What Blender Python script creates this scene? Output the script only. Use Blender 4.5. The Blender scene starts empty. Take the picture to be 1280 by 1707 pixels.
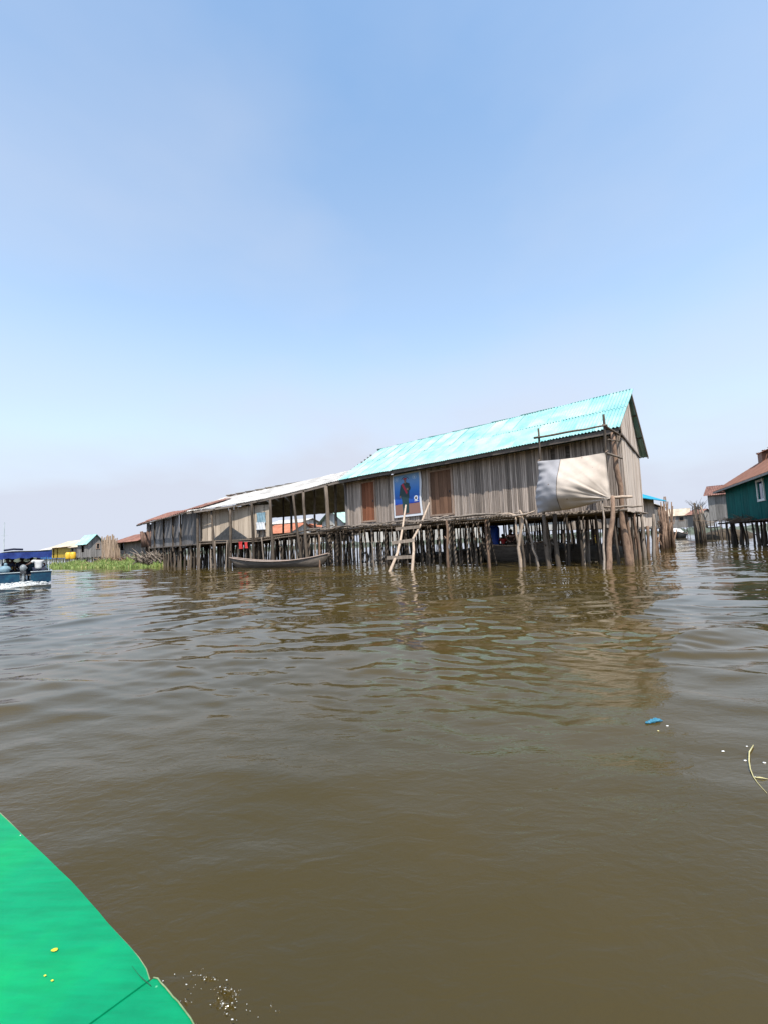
import bpy, math, random
import numpy as np
from math import sin, cos, pi, radians, atan2, hypot, sqrt, exp
from mathutils import Vector, Matrix
random.seed(7); np.random.seed(7)
rnd = random.random
def ru(a, b): return random.uniform(a, b)
C = bpy.context.scene.collection
SC = bpy.context.scene

# ------------------------------------------------------------------ camera
FPX, CAM_H = 690.0, 1.15
PITCH, ROLL = math.atan(52/690.0), radians(-2.4)
cam_d = bpy.data.cameras.new('camera'); cam = bpy.data.objects.new('camera', cam_d); C.objects.link(cam)
cam_d.sensor_fit = 'HORIZONTAL'; cam_d.sensor_width = 36; cam_d.lens = 36*FPX/1280
cam_d.clip_start = 0.05; cam_d.clip_end = 6000
CR = Matrix.Rotation(pi/2+PITCH, 4, 'X') @ Matrix.Rotation(ROLL, 4, 'Z')
cam.matrix_world = Matrix.Translation((0, 0, CAM_H)) @ CR
SC.camera = cam
# ------------------------------------------------------------------ sky and sun
SUN_AZ, SUN_EL = atan2(.218, -.976), radians(58)
w = bpy.data.worlds.new('World'); SC.world = w; w.use_nodes = True
nt = w.node_tree; bg = nt.nodes['Background']
sky = nt.nodes.new('ShaderNodeTexSky'); sky.sky_type = 'NISHITA'; sky.sun_disc = False
sky.sun_elevation = SUN_EL; sky.sun_rotation = SUN_AZ
sky.air_density = 1.1; sky.dust_density = .6; sky.ozone_density = 1.6; sky.altitude = 0
# thin humid haze: the same all the way round, densest at the horizon
wt = nt.links.new; tcw = nt.nodes.new('ShaderNodeTexCoord'); sxw = nt.nodes.new('ShaderNodeSeparateXYZ'); wt(tcw.outputs['Generated'], sxw.inputs[0])
hz = nt.nodes.new('ShaderNodeValToRGB'); hz.color_ramp.interpolation = 'EASE'; e = hz.color_ramp.elements
e[0].position = 0; e[0].color = (1, 1, 1, 1); e[1].position = .85; e[1].color = (.10, .10, .10, 1)
for p_, c_ in ((.10, .94), (.28, .72), (.5, .36)): q_ = e.new(p_); q_.color = (c_, c_, c_, 1)
wt(sxw.outputs[2], hz.inputs[0])
cn = nt.nodes.new('ShaderNodeTexNoise'); cn.inputs['Scale'].default_value = 1.3; cn.inputs['Detail'].default_value = 5; cn.inputs['Roughness'].default_value = .5
cm = nt.nodes.new('ShaderNodeMapping'); cm.inputs['Scale'].default_value = (1, .6, 2.2); wt(tcw.outputs['Generated'], cm.inputs[0]); wt(cm.outputs[0], cn.inputs[0])
cmr = nt.nodes.new('ShaderNodeMapRange'); cmr.inputs[1].default_value = .38; cmr.inputs[2].default_value = .78; cmr.inputs[3].default_value = -.10; cmr.inputs[4].default_value = .36; wt(cn.outputs[0], cmr.inputs[0])
ca = nt.nodes.new('ShaderNodeMath'); ca.operation = 'ADD'; ca.use_clamp = True; wt(hz.outputs[0], ca.inputs[0]); wt(cmr.outputs[0], ca.inputs[1])
gn = nt.nodes.new('ShaderNodeMixRGB'); gn.blend_type = 'MULTIPLY'; gn.inputs[0].default_value = 1; gn.inputs[2].default_value = (1.24, 1.32, 1.24, 1); wt(sky.outputs[0], gn.inputs[1])
hm = nt.nodes.new('ShaderNodeMixRGB'); wt(ca.outputs[0], hm.inputs[0]); wt(gn.outputs[0], hm.inputs[1]); hm.inputs[2].default_value = (2.78, 3.00, 3.52, 1)
wt(hm.outputs[0], bg.inputs[0]); bg.inputs[1].default_value = 0.15
sd = bpy.data.lights.new('sun', 'SUN'); sd.energy = 3.6; sd.angle = radians(.6); sd.color = (1, .95, .87)
so = bpy.data.objects.new('sun', sd); C.objects.link(so)
sdir = Vector((.218*cos(SUN_EL), -.976*cos(SUN_EL), sin(SUN_EL)))
so.rotation_euler = sdir.to_track_quat('Z', 'Y').to_euler(); so.location = (20, -30, 50)
SC.view_settings.view_transform = 'Standard'; SC.view_settings.look = 'None'
SC.view_settings.exposure = 0.75; SC.view_settings.gamma = 1; SC.view_settings.use_curve_mapping = False
SC.cycles.max_bounces = 6; SC.cycles.diffuse_bounces = 3; SC.cycles.glossy_bounces = 3
SC.cycles.caustics_reflective = False; SC.cycles.caustics_refractive = False

# ------------------------------------------------------------------ placing helpers (real 3D points)
def ray(x, y): return (CR.to_3x3() @ Vector(((x-640)/FPX, -(y-853.5)/FPX, -1)))
def onz(x, y, z=0.0):
    d = ray(x, y); return Vector((0, 0, CAM_H)) + d*((z-CAM_H)/d.z)
def at(x, y, D):
    d = ray(x, y); return Vector((0, 0, CAM_H)) + d*(D/d.y)
def onp(x, y, p, n):
    d = ray(x, y); c = Vector((0, 0, CAM_H)); return c + d*((Vector(p)-c).dot(n)/d.dot(n))
def col(x, p0, p1, y=905):
    "where the vertical plane through column x crosses the ground line p0-p1"
    p0 = Vector((p0[0], p0[1], 0)); p1 = Vector((p1[0], p1[1], 0)); e = p1-p0
    return onp(x, y, p0, Vector((e.y, -e.x, 0)))

# ------------------------------------------------------------------ mesh helpers
class MB:
    def __init__(s): s.v = []; s.f = []; s.m = []
    def add(s, v, f, m=0):
        o = len(s.v); s.v += [tuple(p) for p in v]; s.f += [tuple(i+o for i in q) for q in f]; s.m += [m]*len(f)
    def box(s, c, d, R=None, m=0):
        P = []
        for z in (-.5, .5):
            for y in (-.5, .5):
                for x in (-.5, .5):
                    q = Vector((x*d[0], y*d[1], z*d[2]))
                    if R is not None: q = R @ q
                    P.append(q+Vector(c))
        s.add(P, [(0, 2, 3, 1), (4, 5, 7, 6), (0, 1, 5, 4), (2, 6, 7, 3), (0, 4, 6, 2), (1, 3, 7, 5)], m)
    def bar(s, a, b, wd, th, up=(0, 0, 1), m=0):
        a = Vector(a); b = Vector(b); x = (b-a); L = x.length; x.normalize()
        y = Vector(up).cross(x)
        if y.length < 1e-4: y = Vector((0, 1, 0)).cross(x)
        y.normalize(); z = x.cross(y)
        R = Matrix((x, y, z)).transposed()
        s.box((a+b)/2, (L, wd, th), R, m)
    def tube(s, pts, rad, n=6, m=0, cap=True):
        pts = [Vector(p) for p in pts]; k = len(pts)
        if not hasattr(rad, '__len__'): rad = [rad]*k
        t0 = (pts[-1]-pts[0]).normalized()
        a = Vector((1, 0, 0)) if abs(t0.x) < .8 else Vector((0, 1, 0))
        V = []
        for i, p in enumerate(pts):
            t = (pts[min(i+1, k-1)]-pts[max(i-1, 0)]).normalized()
            y = t.cross(a).normalized(); z = t.cross(y)
            for j in range(n):
                q = 2*pi*j/n; V.append(p+(y*cos(q)+z*sin(q))*rad[i])
        F = [(i*n+j, i*n+(j+1) % n, (i+1)*n+(j+1) % n, (i+1)*n+j) for i in range(k-1) for j in range(n)]
        if cap: F += [tuple(range(n))[::-1], tuple((k-1)*n+j for j in range(n))]
        s.add(V, F, m)
    def blob(s, c, r, m=0, n=6, k=4, jit=0):
        c = Vector(c); V = []; F = []
        for i in range(k+1):
            a = pi*i/k
            for j in range(n):
                b = 2*pi*j/n; q = 1+ru(-jit, jit)
                V.append(c+Vector((r[0]*sin(a)*cos(b)*q, r[1]*sin(a)*sin(b)*q, r[2]*cos(a)*q)))
        for i in range(k):
            for j in range(n): F.append((i*n+j, (i+1)*n+j, (i+1)*n+(j+1) % n, i*n+(j+1) % n))
        s.add(V, F, m)
    def mesh(s, name, mats, smooth=False):
        me = bpy.data.meshes.new(name); me.from_pydata(s.v, [], s.f)
        for q in (mats if isinstance(mats, (list, tuple)) else [mats]): me.materials.append(q)
        if any(s.m): me.polygons.foreach_set('material_index', s.m)
        if smooth: me.polygons.foreach_set('use_smooth', [True]*len(s.f))
        me.update(); return me
    def build(s, name, mats, parent=None, smooth=False, kind=None, label=None):
        return link(name, s.mesh(name, mats, smooth), parent, kind=kind, label=label)
def link(name, me, parent=None, mat=None, kind=None, label=None):
    o = bpy.data.objects.new(name, me); C.objects.link(o)
    if parent is not None: o.parent = parent
    if mat is not None: o.matrix_local = mat
    if kind: o['kind'] = kind
    if label: o['label'] = label
    return o
def tag(o, label, cat, group=None, kind=None):
    o['label'] = label; o['category'] = cat
    if group: o['group'] = group
    if kind: o['kind'] = kind
    return o
def thing(name, label, cat, loc=(0, 0, 0), rz=0, group=None):
    o = bpy.data.objects.new(name, None); C.objects.link(o); o.empty_display_size = .3
    o.location = loc; o.rotation_euler = (0, 0, rz)
    o['_M'] = 0; del o['_M']
    return tag(o, label, cat, group)
def MW(o): return Matrix.Translation(o.location) @ o.rotation_euler.to_matrix().to_4x4() @ Matrix.Diagonal((*o.scale, 1))
def toloc(o, p): return MW(o).inverted() @ Vector(p)

# ------------------------------------------------------------------ materials
def newmat(name):
    m = bpy.data.materials.new(name); m.use_nodes = True; return m, m.node_tree, m.node_tree.nodes['Principled BSDF']
def N(t, k, **kw):
    n = t.nodes.new('ShaderNode'+k)
    for a, b in kw.items(): setattr(n, a, b)
    return n
def ramp(t, stops):
    r = N(t, 'ValToRGB'); e = r.color_ramp.elements
    while len(e) < len(stops): e.new(.5)
    for i, (p, c) in enumerate(stops): e[i].position = p; e[i].color = (*c, 1)
    return r
def wood(name, a, b, sc=(20, 20, 1.2), stain=None, rough=.85, vary=.45, bump=.25):
    m, t, p = newmat(name); L = t.links.new
    tc = N(t, 'TexCoord'); oi = N(t, 'ObjectInfo'); ge = N(t, 'NewGeometry')
    ad = N(t, 'VectorMath', operation='ADD'); L(tc.outputs['Object'], ad.inputs[0])
    ml = N(t, 'Math', operation='MULTIPLY'); ml.inputs[1].default_value = 37; L(oi.outputs['Random'], ml.inputs[0])
    a2 = N(t, 'Math', operation='ADD'); L(ml.outputs[0], a2.inputs[0])
    m3 = N(t, 'Math', operation='MULTIPLY'); m3.inputs[1].default_value = 53; L(ge.outputs['Random Per Island'], m3.inputs[0]); L(m3.outputs[0], a2.inputs[1])
    L(a2.outputs[0], ad.inputs[1])
    mp = N(t, 'Mapping'); mp.inputs['Scale'].default_value = sc; L(ad.outputs[0], mp.inputs[0])
    n1 = N(t, 'TexNoise'); n1.inputs['Scale'].default_value = 1; n1.inputs['Detail'].default_value = 6; n1.inputs['Roughness'].default_value = .7; L(mp.outputs[0], n1.inputs[0])
    r = ramp(t, [(.3, a), (.7, b)]); L(n1.outputs[0], r.inputs[0])
    last = r.outputs[0]
    if stain:
        n2 = N(t, 'TexNoise'); n2.inputs['Scale'].default_value = 1.1; n2.inputs['Detail'].default_value = 3; L(ad.outputs[0], n2.inputs[0])
        rs = ramp(t, [(.48, (0, 0, 0)), (.62, (1, 1, 1))]); L(n2.outputs[0], rs.inputs[0])
        mx = N(t, 'MixRGB'); L(rs.outputs[0], mx.inputs[0]); L(last, mx.inputs[1]); mx.inputs[2].default_value = (*stain, 1); last = mx.outputs[0]
    rr = N(t, 'Math', operation='ADD'); L(oi.outputs['Random'], rr.inputs[0]); L(ge.outputs['Random Per Island'], rr.inputs[1])
    fr = N(t, 'Math', operation='FRACT'); L(rr.outputs[0], fr.inputs[0])
    mr = N(t, 'MapRange'); mr.inputs[3].default_value = 1-vary; mr.inputs[4].default_value = 1+vary*.8; L(fr.outputs[0], mr.inputs[0])
    hs = N(t, 'HueSaturation'); L(last, hs.inputs['Color']); L(mr.outputs[0], hs.inputs['Value'])
    L(hs.outputs[0], p.inputs['Base Color']); p.inputs['Roughness'].default_value = rough; p.inputs['Specular IOR Level'].default_value = .2
    bp = N(t, 'Bump'); bp.inputs['Strength'].default_value = bump; bp.inputs['Distance'].default_value = .02; L(n1.outputs[0], bp.inputs['Height']); L(bp.outputs[0], p.inputs['Normal'])
    return m
def painted(name, a, b, rough=.5, scale=1.5, vary=.1, metal=0, spec=.4, bump=.1, detail=5, lo=.35, hi=.65):
    m, t, p = newmat(name); L = t.links.new
    tc = N(t, 'TexCoord'); oi = N(t, 'ObjectInfo')
    ml = N(t, 'Math', operation='MULTIPLY'); ml.inputs[1].default_value = 37; L(oi.outputs['Random'], ml.inputs[0])
    ad = N(t, 'VectorMath', operation='ADD'); L(tc.outputs['Object'], ad.inputs[0]); L(ml.outputs[0], ad.inputs[1])
    n1 = N(t, 'TexNoise'); n1.inputs['Scale'].default_value = scale; n1.inputs['Detail'].default_value = detail; n1.inputs['Roughness'].default_value = .65; L(ad.outputs[0], n1.inputs[0])
    r = ramp(t, [(lo, a), (hi, b)]); L(n1.outputs[0], r.inputs[0])
    mr = N(t, 'MapRange'); mr.inputs[3].default_value = 1-vary; mr.inputs[4].default_value = 1+vary; L(oi.outputs['Random'], mr.inputs[0])
    hs = N(t, 'HueSaturation'); L(r.outputs[0], hs.inputs['Color']); L(mr.outputs[0], hs.inputs['Value'])
    L(hs.outputs[0], p.inputs['Base Color']); p.inputs['Roughness'].default_value = rough; p.inputs['Metallic'].default_value = metal
    p.inputs['Specular IOR Level'].default_value = spec
    n2 = N(t, 'TexNoise'); n2.inputs['Scale'].default_value = scale*8; n2.inputs['Detail'].default_value = 4; L(ad.outputs[0], n2.inputs[0])
    bp = N(t, 'Bump'); bp.inputs['Strength'].default_value = bump; bp.inputs['Distance'].default_value = .01; L(n2.outputs[0], bp.inputs['Height']); L(bp.outputs[0], p.inputs['Normal'])
    return m
U = (5, 5, 1.3)      # grain scale on unit boxes
M = dict(
 slat=wood('weathered_slats', (.19, .155, .13), (.52, .43, .365), (26, 26, .9), vary=.5),
 gable=wood('bleached_planks', (.46, .38, .32), (.70, .60, .51), U, stain=(.30, .23, .18), vary=.14),
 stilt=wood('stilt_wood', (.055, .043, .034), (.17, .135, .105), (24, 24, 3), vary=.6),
 stilt_brown=wood('barky_log', (.11, .07, .05), (.30, .20, .14), (9, 9, 4), vary=.3, bump=.6),
 beam=wood('beam_wood', (.10, .085, .075), (.24, .20, .17), (3, 14, 14), vary=.3),
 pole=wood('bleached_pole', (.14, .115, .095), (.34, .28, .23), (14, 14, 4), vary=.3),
 ladder=wood('ladder_pole', (.28, .21, .155), (.52, .41, .32), (12, 12, 3), vary=.12),
 grey=wood('dark_grey_boards', (.10, .093, .093), (.25, .235, .23), U, vary=.35),
 greyj=wood('grey_wall_boards', (.16, .15, .14), (.34, .32, .30), (12, 12, .8), vary=.3),
 tan=wood('sunbleached_boards', (.36, .29, .22), (.60, .50, .40), U, vary=.22),
 pale=wood('pale_wall_boards', (.42, .40, .37), (.70, .68, .64), (8, 8, .8), vary=.25),
 door=wood('red_brown_door', (.14, .048, .025), (.32, .13, .07), U, vary=.22),
 door2=wood('brown_door', (.10, .055, .035), (.27, .15, .095), U, vary=.35),
 frame=wood('door_frame_wood', (.24, .17, .13), (.42, .31, .24), (10, 10, 2), vary=.15),
 canoe=wood('canoe_wood', (.07, .058, .048), (.20, .17, .145), (1.6, 14, 14), vary=.1),
 canoe_rim=wood('canoe_rim', (.24, .18, .15), (.42, .33, .28), (2, 12, 12), vary=.1),
 mud=painted('mud', (.03, .022, .014), (.09, .065, .04), .9, 2, bump=.6),
 thatch=wood('brush', (.13, .08, .05), (.34, .23, .15), (12, 12, 3), vary=.5),
 mat_tan=wood('reed_mat', (.24, .17, .12), (.45, .34, .25), (10, 10, 2), vary=.2),
 yellow=painted('yellow_boards', (.42, .28, .02), (.62, .42, .03), .6, vary=.08),
 blue=painted('blue_boards', (.015, .13, .42), (.03, .22, .60), .5, vary=.08),
 teal=painted('teal_boards', (.0, .085, .080), (.002, .135, .122), .75, 2.5, vary=.16, spec=.1),
 white=painted('white_paint', (.62, .62, .6), (.8, .8, .78), .5, 2),
 dark=painted('dark_opening', (.012, .012, .014), (.03, .03, .03), .8),
 glass=painted('window_glass', (.02, .03, .10), (.04, .06, .16), .08, spec=.6, bump=0),
 hull_blue=painted('hull_blue', (.005, .03, .07), (.010, .075, .12), .35, 3),
 hull_rim=painted('hull_rim', (.35, .42, .45), (.6, .65, .66), .5, 3),
 canopy=painted('canopy_blue', (.008, .02, .13), (.02, .05, .22), .5, 3),
 navy=painted('navy_cloth', (.010, .012, .03), (.025, .03, .06), .8, 6),
 shirt_white=painted('white_shirt', (.5, .5, .5), (.62, .62, .62), .8, 6),
 shirt_pink=painted('pink_shirt', (.62, .36, .30), (.75, .46, .40), .8, 6),
 red=painted('red_cloth', (.42, .03, .03), (.60, .06, .06), .8, 6),
 skin=painted('dark_skin', (.055, .03, .02), (.085, .045, .03), .5, 6, bump=0),
 hair=painted('black_hair', (.008, .007, .007), (.015, .013, .012), .7, 20),
 motor=painted('motor_grey', (.16, .18, .19), (.28, .30, .31), .35, 5),
 metal=painted('dark_metal', (.03, .03, .035), (.07, .07, .075), .4, 5),
 barrel=painted('barrel_blue', (.008, .05, .42), (.015, .09, .55), .35, 4),
 straw=painted('straw', (.42, .36, .16), (.62, .55, .28), .7, 10),
 plastic=painted('blue_plastic', (.010, .09, .17), (.06, .24, .33), .25, 14, bump=.4),
 rubber=painted('rubber', (.012, .012, .012), (.03, .03, .03), .8, 8),
 cloth_white=painted('white_cloth', (.5, .52, .55), (.72, .74, .76), .8, 3),
 cloth_blue=painted('pale_blue_cloth', (.13, .22, .28), (.24, .36, .42), .8, 3),
 green_dark=painted('green_shadow', (.004, .05, .022), (.01, .08, .035), .8),
 yel_obj=painted('yellow_plastic', (.65, .40, .03), (.8, .5, .05), .4, 3),
)
M['roof_teal'] = painted('teal_roof_paint', (.15, .41, .42), (.42, .58, .54),   .42, .8, vary=.05, spec=.4, bump=.05, lo=.3, hi=.7)
M['roof_white'] = painted('galvanised_roof', (.34, .31, .28), (.60, .57, .52), .5, 2.2, vary=.16, spec=.5)
M['roof_rust'] = painted('rusty_roof', (.13, .05, .035), (.30, .15, .11), .7, 2.5, vary=.22)
M['roof_brown'] = painted('brown_roof', (.19, .085, .05), (.28, .13, .085), .6, 1.6, vary=.1)
M['roof_cream'] = painted('cream_roof', (.42, .34, .25), (.58, .49, .37), .6, 1, vary=.1)
M['roof_blue'] = painted('bright_blue_roof', (.01, .22, .38), (.02, .32, .46), .4, 1, vary=.08)
M['roof_green'] = painted('pale_green_roof', (.24, .38, .33), (.36, .50, .44), .5, 1, vary=.08)
M['roof_orange'] = painted('orange_roof', (.32, .10, .05), (.45, .18, .10), .6, 1, vary=.1)

# ------------------------------------------------------------------ water: one displaced sheet out to the horizon
def water():
    dense = 820; fr = np.linspace(-radians(60), radians(60), dense)
    bk = np.linspace(radians(60), 2*pi-radians(60), 72)[1:-1]
    th = np.concatenate([fr, bk]); nth = len(th)
    r = np.concatenate([np.geomspace(.35, 130, 820), np.geomspace(135, 4500, 30)])
    RR, TT = np.meshgrid(r, th, indexing='ij')
    X = RR*np.sin(TT); Y = RR*np.cos(TT)
    rs = np.random.RandomState(3)
    Z = np.zeros_like(X)
    dth = np.gradient(fr)[0]
    sp = np.maximum(RR*.0073, RR*dth)             # local grid spacing
    inner = np.clip((60-np.degrees(np.abs(TT)))/6+.5, 0, 1)
    def patch(sc, seed):
        q = np.random.RandomState(seed); o = 0
        for i in range(9):
            a = q.uniform(0, 2*pi); k = 2*pi/(sc*q.uniform(.6, 1.8)); o = o+np.sin(k*(X*cos(a)+Y*sin(a))+q.uniform(0, 7))
        return np.clip(.5+o/6, 0, 1)
    pa = patch(9, 1); pb = patch(5, 2); pc = patch(3.2, 5)
    groups = [  # wavelength range, number, rms slope per wave, main direction, spread, patchiness
        ((1.6, 3.8), 14, .0065, radians(100), 1.0, None),
        ((.7, 1.6), 22, .0085, radians(112), .75, pa),
        ((.30, .7), 30, .0135, radians(84), .75, pb),
        ((.12, .28), 30, .0125, radians(76), 1.0, pc)]
    near = np.clip((RR-.5)/4.2, .27, 1)
    for (l0, l1), n, sl, d0, spd, pt in groups:
        g = 0
        for i in range(n):
            lam = exp(rs.uniform(math.log(l0), math.log(l1))); k = 2*pi/lam
            a = d0+rs.normal(0, spd)*.6; amp = sl*1.41/k
            fade = np.clip((lam/sp-2.4)/3, 0, 1)
            # phase warped a little so crests are not ruler straight
            ph = k*(X*cos(a)+Y*sin(a))+rs.uniform(0, 7)+1.2*np.sin(X*.55+i)+1.2*np.sin(Y*.42+2*i)
            g = g+amp*fade*np.sin(ph)
        if l0 > .25: g = g+np.abs(g)*.45            # sharper crests, flatter troughs
        Z = Z+g*(1 if pt is None else (.30+.95*pt))
    Z = Z*near*inner
    def wz(x, y):
        a = atan2(x, y); i = min(len(r)-1, int(np.searchsorted(r, hypot(x, y)))); k = int(np.searchsorted(fr, a)); return float(Z[i, min(dense-1, max(0, k))])
    global water_z; water_z = wz
    V = np.stack([X, Y, Z], -1).reshape(-1, 3)
    nr = len(r)
    i = np.arange(nr-1)[:, None]*nth; j = np.arange(nth)[None, :]; j2 = (j+1) % nth
    F = np.stack([i+j, i+nth+j, i+nth+j2, i+j2], -1).reshape(-1, 4)[:, ::-1]
    me = bpy.data.meshes.new('lake_water')
    nv = len(V)+1; V = np.vstack([V, [[0, 0, 0]]])
    jj = np.arange(nth); tri = np.stack([np.full(nth, nv-1), (jj+1) % nth, jj], -1)
    me.vertices.add(nv); me.vertices.foreach_set('co', V.astype(np.float32).ravel())
    nl = F.size+tri.size; me.loops.add(nl); me.loops.foreach_set('vertex_index', np.concatenate([F.ravel(), tri.ravel()]).astype(np.int32))
    npol = len(F)+len(tri); me.polygons.add(npol)
    st = np.concatenate([np.arange(len(F))*4, F.size+np.arange(len(tri))*3]).astype(np.int32)
    me.polygons.foreach_set('loop_start', st)
    me.update(calc_edges=True); me.polygons.foreach_set('use_smooth', np.ones(npol, bool)); me.validate()
    m, t, p = newmat('murky_lake_water'); L = t.links.new
    p.inputs['Roughness'].default_value = .02; p.inputs['IOR'].default_value = 1.33
    tc = N(t, 'TexCoord')
    n0 = N(t, 'TexNoise'); n0.inputs['Scale'].default_value = .22; n0.inputs['Detail'].default_value = 5; L(tc.outputs['Object'], n0.inputs[0])
    cr = ramp(t, [(.35, (.046, .035, .012)), (.65, (.072, .048, .0125))]); L(n0.outputs[0], cr.inputs[0]); L(cr.outputs[0], p.inputs['Base Color'])
    def nz(scale, stretch, rot, det, dist=0):
        mp = N(t, 'Mapping'); mp.inputs['Scale'].default_value = (scale/stretch, scale, scale); mp.inputs['Rotation'].default_value = (0, 0, rot)
        L(tc.outputs['Object'], mp.inputs[0]); n = N(t, 'TexNoise'); n.inputs['Scale'].default_value = 1; n.inputs['Detail'].default_value = det
        n.inputs['Distortion'].default_value = dist; L(mp.outputs[0], n.inputs[0]); return n.outputs[0]
    pt = nz(.45, 1.6, .4, 3); pr = N(t, 'MapRange'); pr.inputs[1].default_value = .42; pr.inputs[2].default_value = .68; L(pt, pr.inputs[0])
    fine = nz(30, 1.9, -.45, 5, .5); mid = nz(10, 2.4, .25, 4, .8)
    ml = N(t, 'Math', operation='MULTIPLY_ADD'); L(pr.outputs[0], ml.inputs[0]); ml.inputs[1].default_value = .9; ml.inputs[2].default_value = .30
    # the passing boat stirs the water around it; further off it lies smoother
    vl = N(t, 'VectorMath', operation='LENGTH'); L(tc.outputs['Object'], vl.inputs[0]); md = N(t, 'MapRange'); md.inputs[1].default_value = 1.8; md.inputs[2].default_value = 5.0; md.inputs[3].default_value = 1.0; md.inputs[4].default_value = .16; L(vl.outputs['Value'], md.inputs[0])
    s1 = N(t, 'Math', operation='MULTIPLY'); L(ml.outputs[0], s1.inputs[0]); L(md.outputs[0], s1.inputs[1]); s2 = N(t, 'Math', operation='MULTIPLY'); s2.inputs[0].default_value = .26; L(md.outputs[0], s2.inputs[1])
    b1 = N(t, 'Bump'); b1.inputs['Distance'].default_value = .022; L(mid, b1.inputs['Height']); L(s2.outputs[0], b1.inputs['Strength'])
    b2 = N(t, 'Bump'); b2.inputs['Distance'].default_value = .005; L(fine, b2.inputs['Height']); L(s1.outputs[0], b2.inputs['Strength']); L(b1.outputs[0], b2.inputs['Normal'])
    L(b2.outputs[0], p.inputs['Normal'])
    me.materials.append(m)
    o = link('lake_water', me, kind='structure'); o['label'] = 'murky brown lake water with small ripples'
    return o
water()

# ------------------------------------------------------------------ shared pieces
def corr_sheet(wd, ln, pitch=.13, amp=.02, name='roof_sheet', mat=None):
    n = max(2, round(wd/pitch)); k = n*4; mb = MB(); V = []
    for lay in (0, -.006):
        for y in (0, ln):
            for i in range(k+1):
                V.append((wd*i/k, y, amp*sin(2*pi*i/4)+lay))
    q = k+1; F = []
    for i in range(k):
        F.append((i, i+1, q+i+1, q+i)); F.append((2*q+i, 3*q+i, 3*q+i+1, 2*q+i+1))
        F.append((i, 2*q+i, 2*q+i+1, i+1)); F.append((q+i, q+i+1, 3*q+i+1, 3*q+i))
    mb.add(V, F); return mb.mesh(name, mat)
def roof_patch(parent, E0, E1, R0, R1, n, rows, mat, pitch=.13, amp=.02, jit=.02, name='roof_sheet', curve=None, part=True):
    "sheets laid from the eave line E0-E1 up to the ridge line R0-R1"
    E0, E1, R0, R1 = map(Vector, (E0, E1, R0, R1))
    wd = (E1-E0).length/n*1.06; ln = ((R0-E0).length+(R1-E1).length)/2/rows*(1.0 if rows == 1 else 1.013)
    me = corr_sheet(wd, ln, pitch, amp, name, mat)
    for i in range(n):
        a = i/n; e = E0.lerp(E1, a); r = R0.lerp(R1, a)
        if curve: e = e+Vector((0, 0, curve(a)[0])); r = r+Vector((0, 0, curve(a)[1]))
        nx = E0.lerp(E1, a+1/n)
        if curve: nx = nx+Vector((0, 0, curve(a+1/n)[0]))
        xd = (nx-e).normalized()
        for j in range(rows):
            p = e.lerp(r, j/rows*.985); yd = (r-e).normalized(); zd = xd.cross(yd).normalized()
            xr = yd.cross(zd).normalized() if abs(xd.dot(yd)) > .2 else xd
            p = p+zd*(.004*(i % 2)+.008*j+ru(0, jit*.25))-yd*(ru(-jit, jit) if j == 0 else 0)
            g = ru(-.006, .006)*jit/.02
            Mx = Matrix((xd*(1), (yd+xd*g), zd)).transposed().to_4x4(); Mx.translation = p
            link(name, me, parent, Mx)
UNIT = {}
def unit_box(mat):
    if mat.name not in UNIT:
        mb = MB(); mb.box((0, 0, .5), (1, 1, 1))
        UNIT[mat.name] = mb.mesh('plank', mat)
    return UNIT[mat.name]
def wall(parent, p0, p1, zb, zt, pw, mat, name='plank', joined=False, opens=(), th=.03, jb=.04, jt=.0, gap=.012, skip=0, top=None, tilt=.0, jn=.01):
    "vertical boards from p0 to p1 (xy), zb/zt numbers or functions of 0..1"
    p0 = Vector((p0[0], p0[1], 0)); p1 = Vector((p1[0], p1[1], 0)); e = p1-p0; L = e.length; x = e.normalized(); y = Vector((-x.y, x.x, 0))
    fb = zb if callable(zb) else (lambda a: zb); ft = zt if callable(zt) else (lambda a: zt)
    mb = MB(); a = 0
    while a < L-.02:
        w_ = min(pw*ru(.8, 1.2), L-a)
        if rnd() >= skip:
            c = a+w_/2; segs = [(fb(c/L)-ru(0, jb), ft(c/L)+ru(-jt, jt))]
            for (a0, a1, z0, z1) in opens:
                if a0 < c < a1:
                    s2 = []
                    for (b_, t_) in segs:
                        if z0 > b_: s2.append((b_, min(t_, z0)))
                        if z1 < t_: s2.append((max(b_, z1), t_))
                    segs = s2
            for (b_, t_) in segs:
                if t_-b_ < .02: continue
                c0 = p0+x*c+y*ru(-jn, jn); h = t_-b_; tl = ru(-tilt, tilt)
                if joined:
                    R = Matrix.Rotation(atan2(x.y, x.x), 3, 'Z') @ Matrix.Rotation(tl, 3, 'Y')
                    mb.box((c0.x, c0.y, b_+h/2), (w_-gap, th, h), R)
                else:
                    Mx = Matrix.Translation((c0.x, c0.y, b_)) @ Matrix.Rotation(atan2(x.y, x.x), 4, 'Z') @ Matrix.Rotation(tl, 4, 'Y') @ Matrix.Diagonal((w_-gap, th, h, 1))
                    link(name, unit_box(mat), parent, Mx)
        a += w_
    if joined: mb.build(name, mat, parent, kind='stuff')
STV = {}
def stilt_meshes(mat, key):
    if key not in STV:
        out = []
        for k in range(8):
            mb = MB(); pts = []; bx = by = 0
            for i in range(7):
                pts.append((bx, by, i/6)); bx += ru(-.022, .022); by += ru(-.022, .022)
            mb.tube(pts, [.053-.019*i/6+ru(-.005, .005) for i in range(7)], 6)
            if k % 3 == 0:
                q = pts[3+k % 2]; mb.tube([q, (q[0]+ru(.06, .1), q[1]-.05, q[2]+.06)], [.02, .013], 5)
            out.append(mb.mesh('stilt', mat, True))
        STV[key] = out
    return STV[key]
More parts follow.
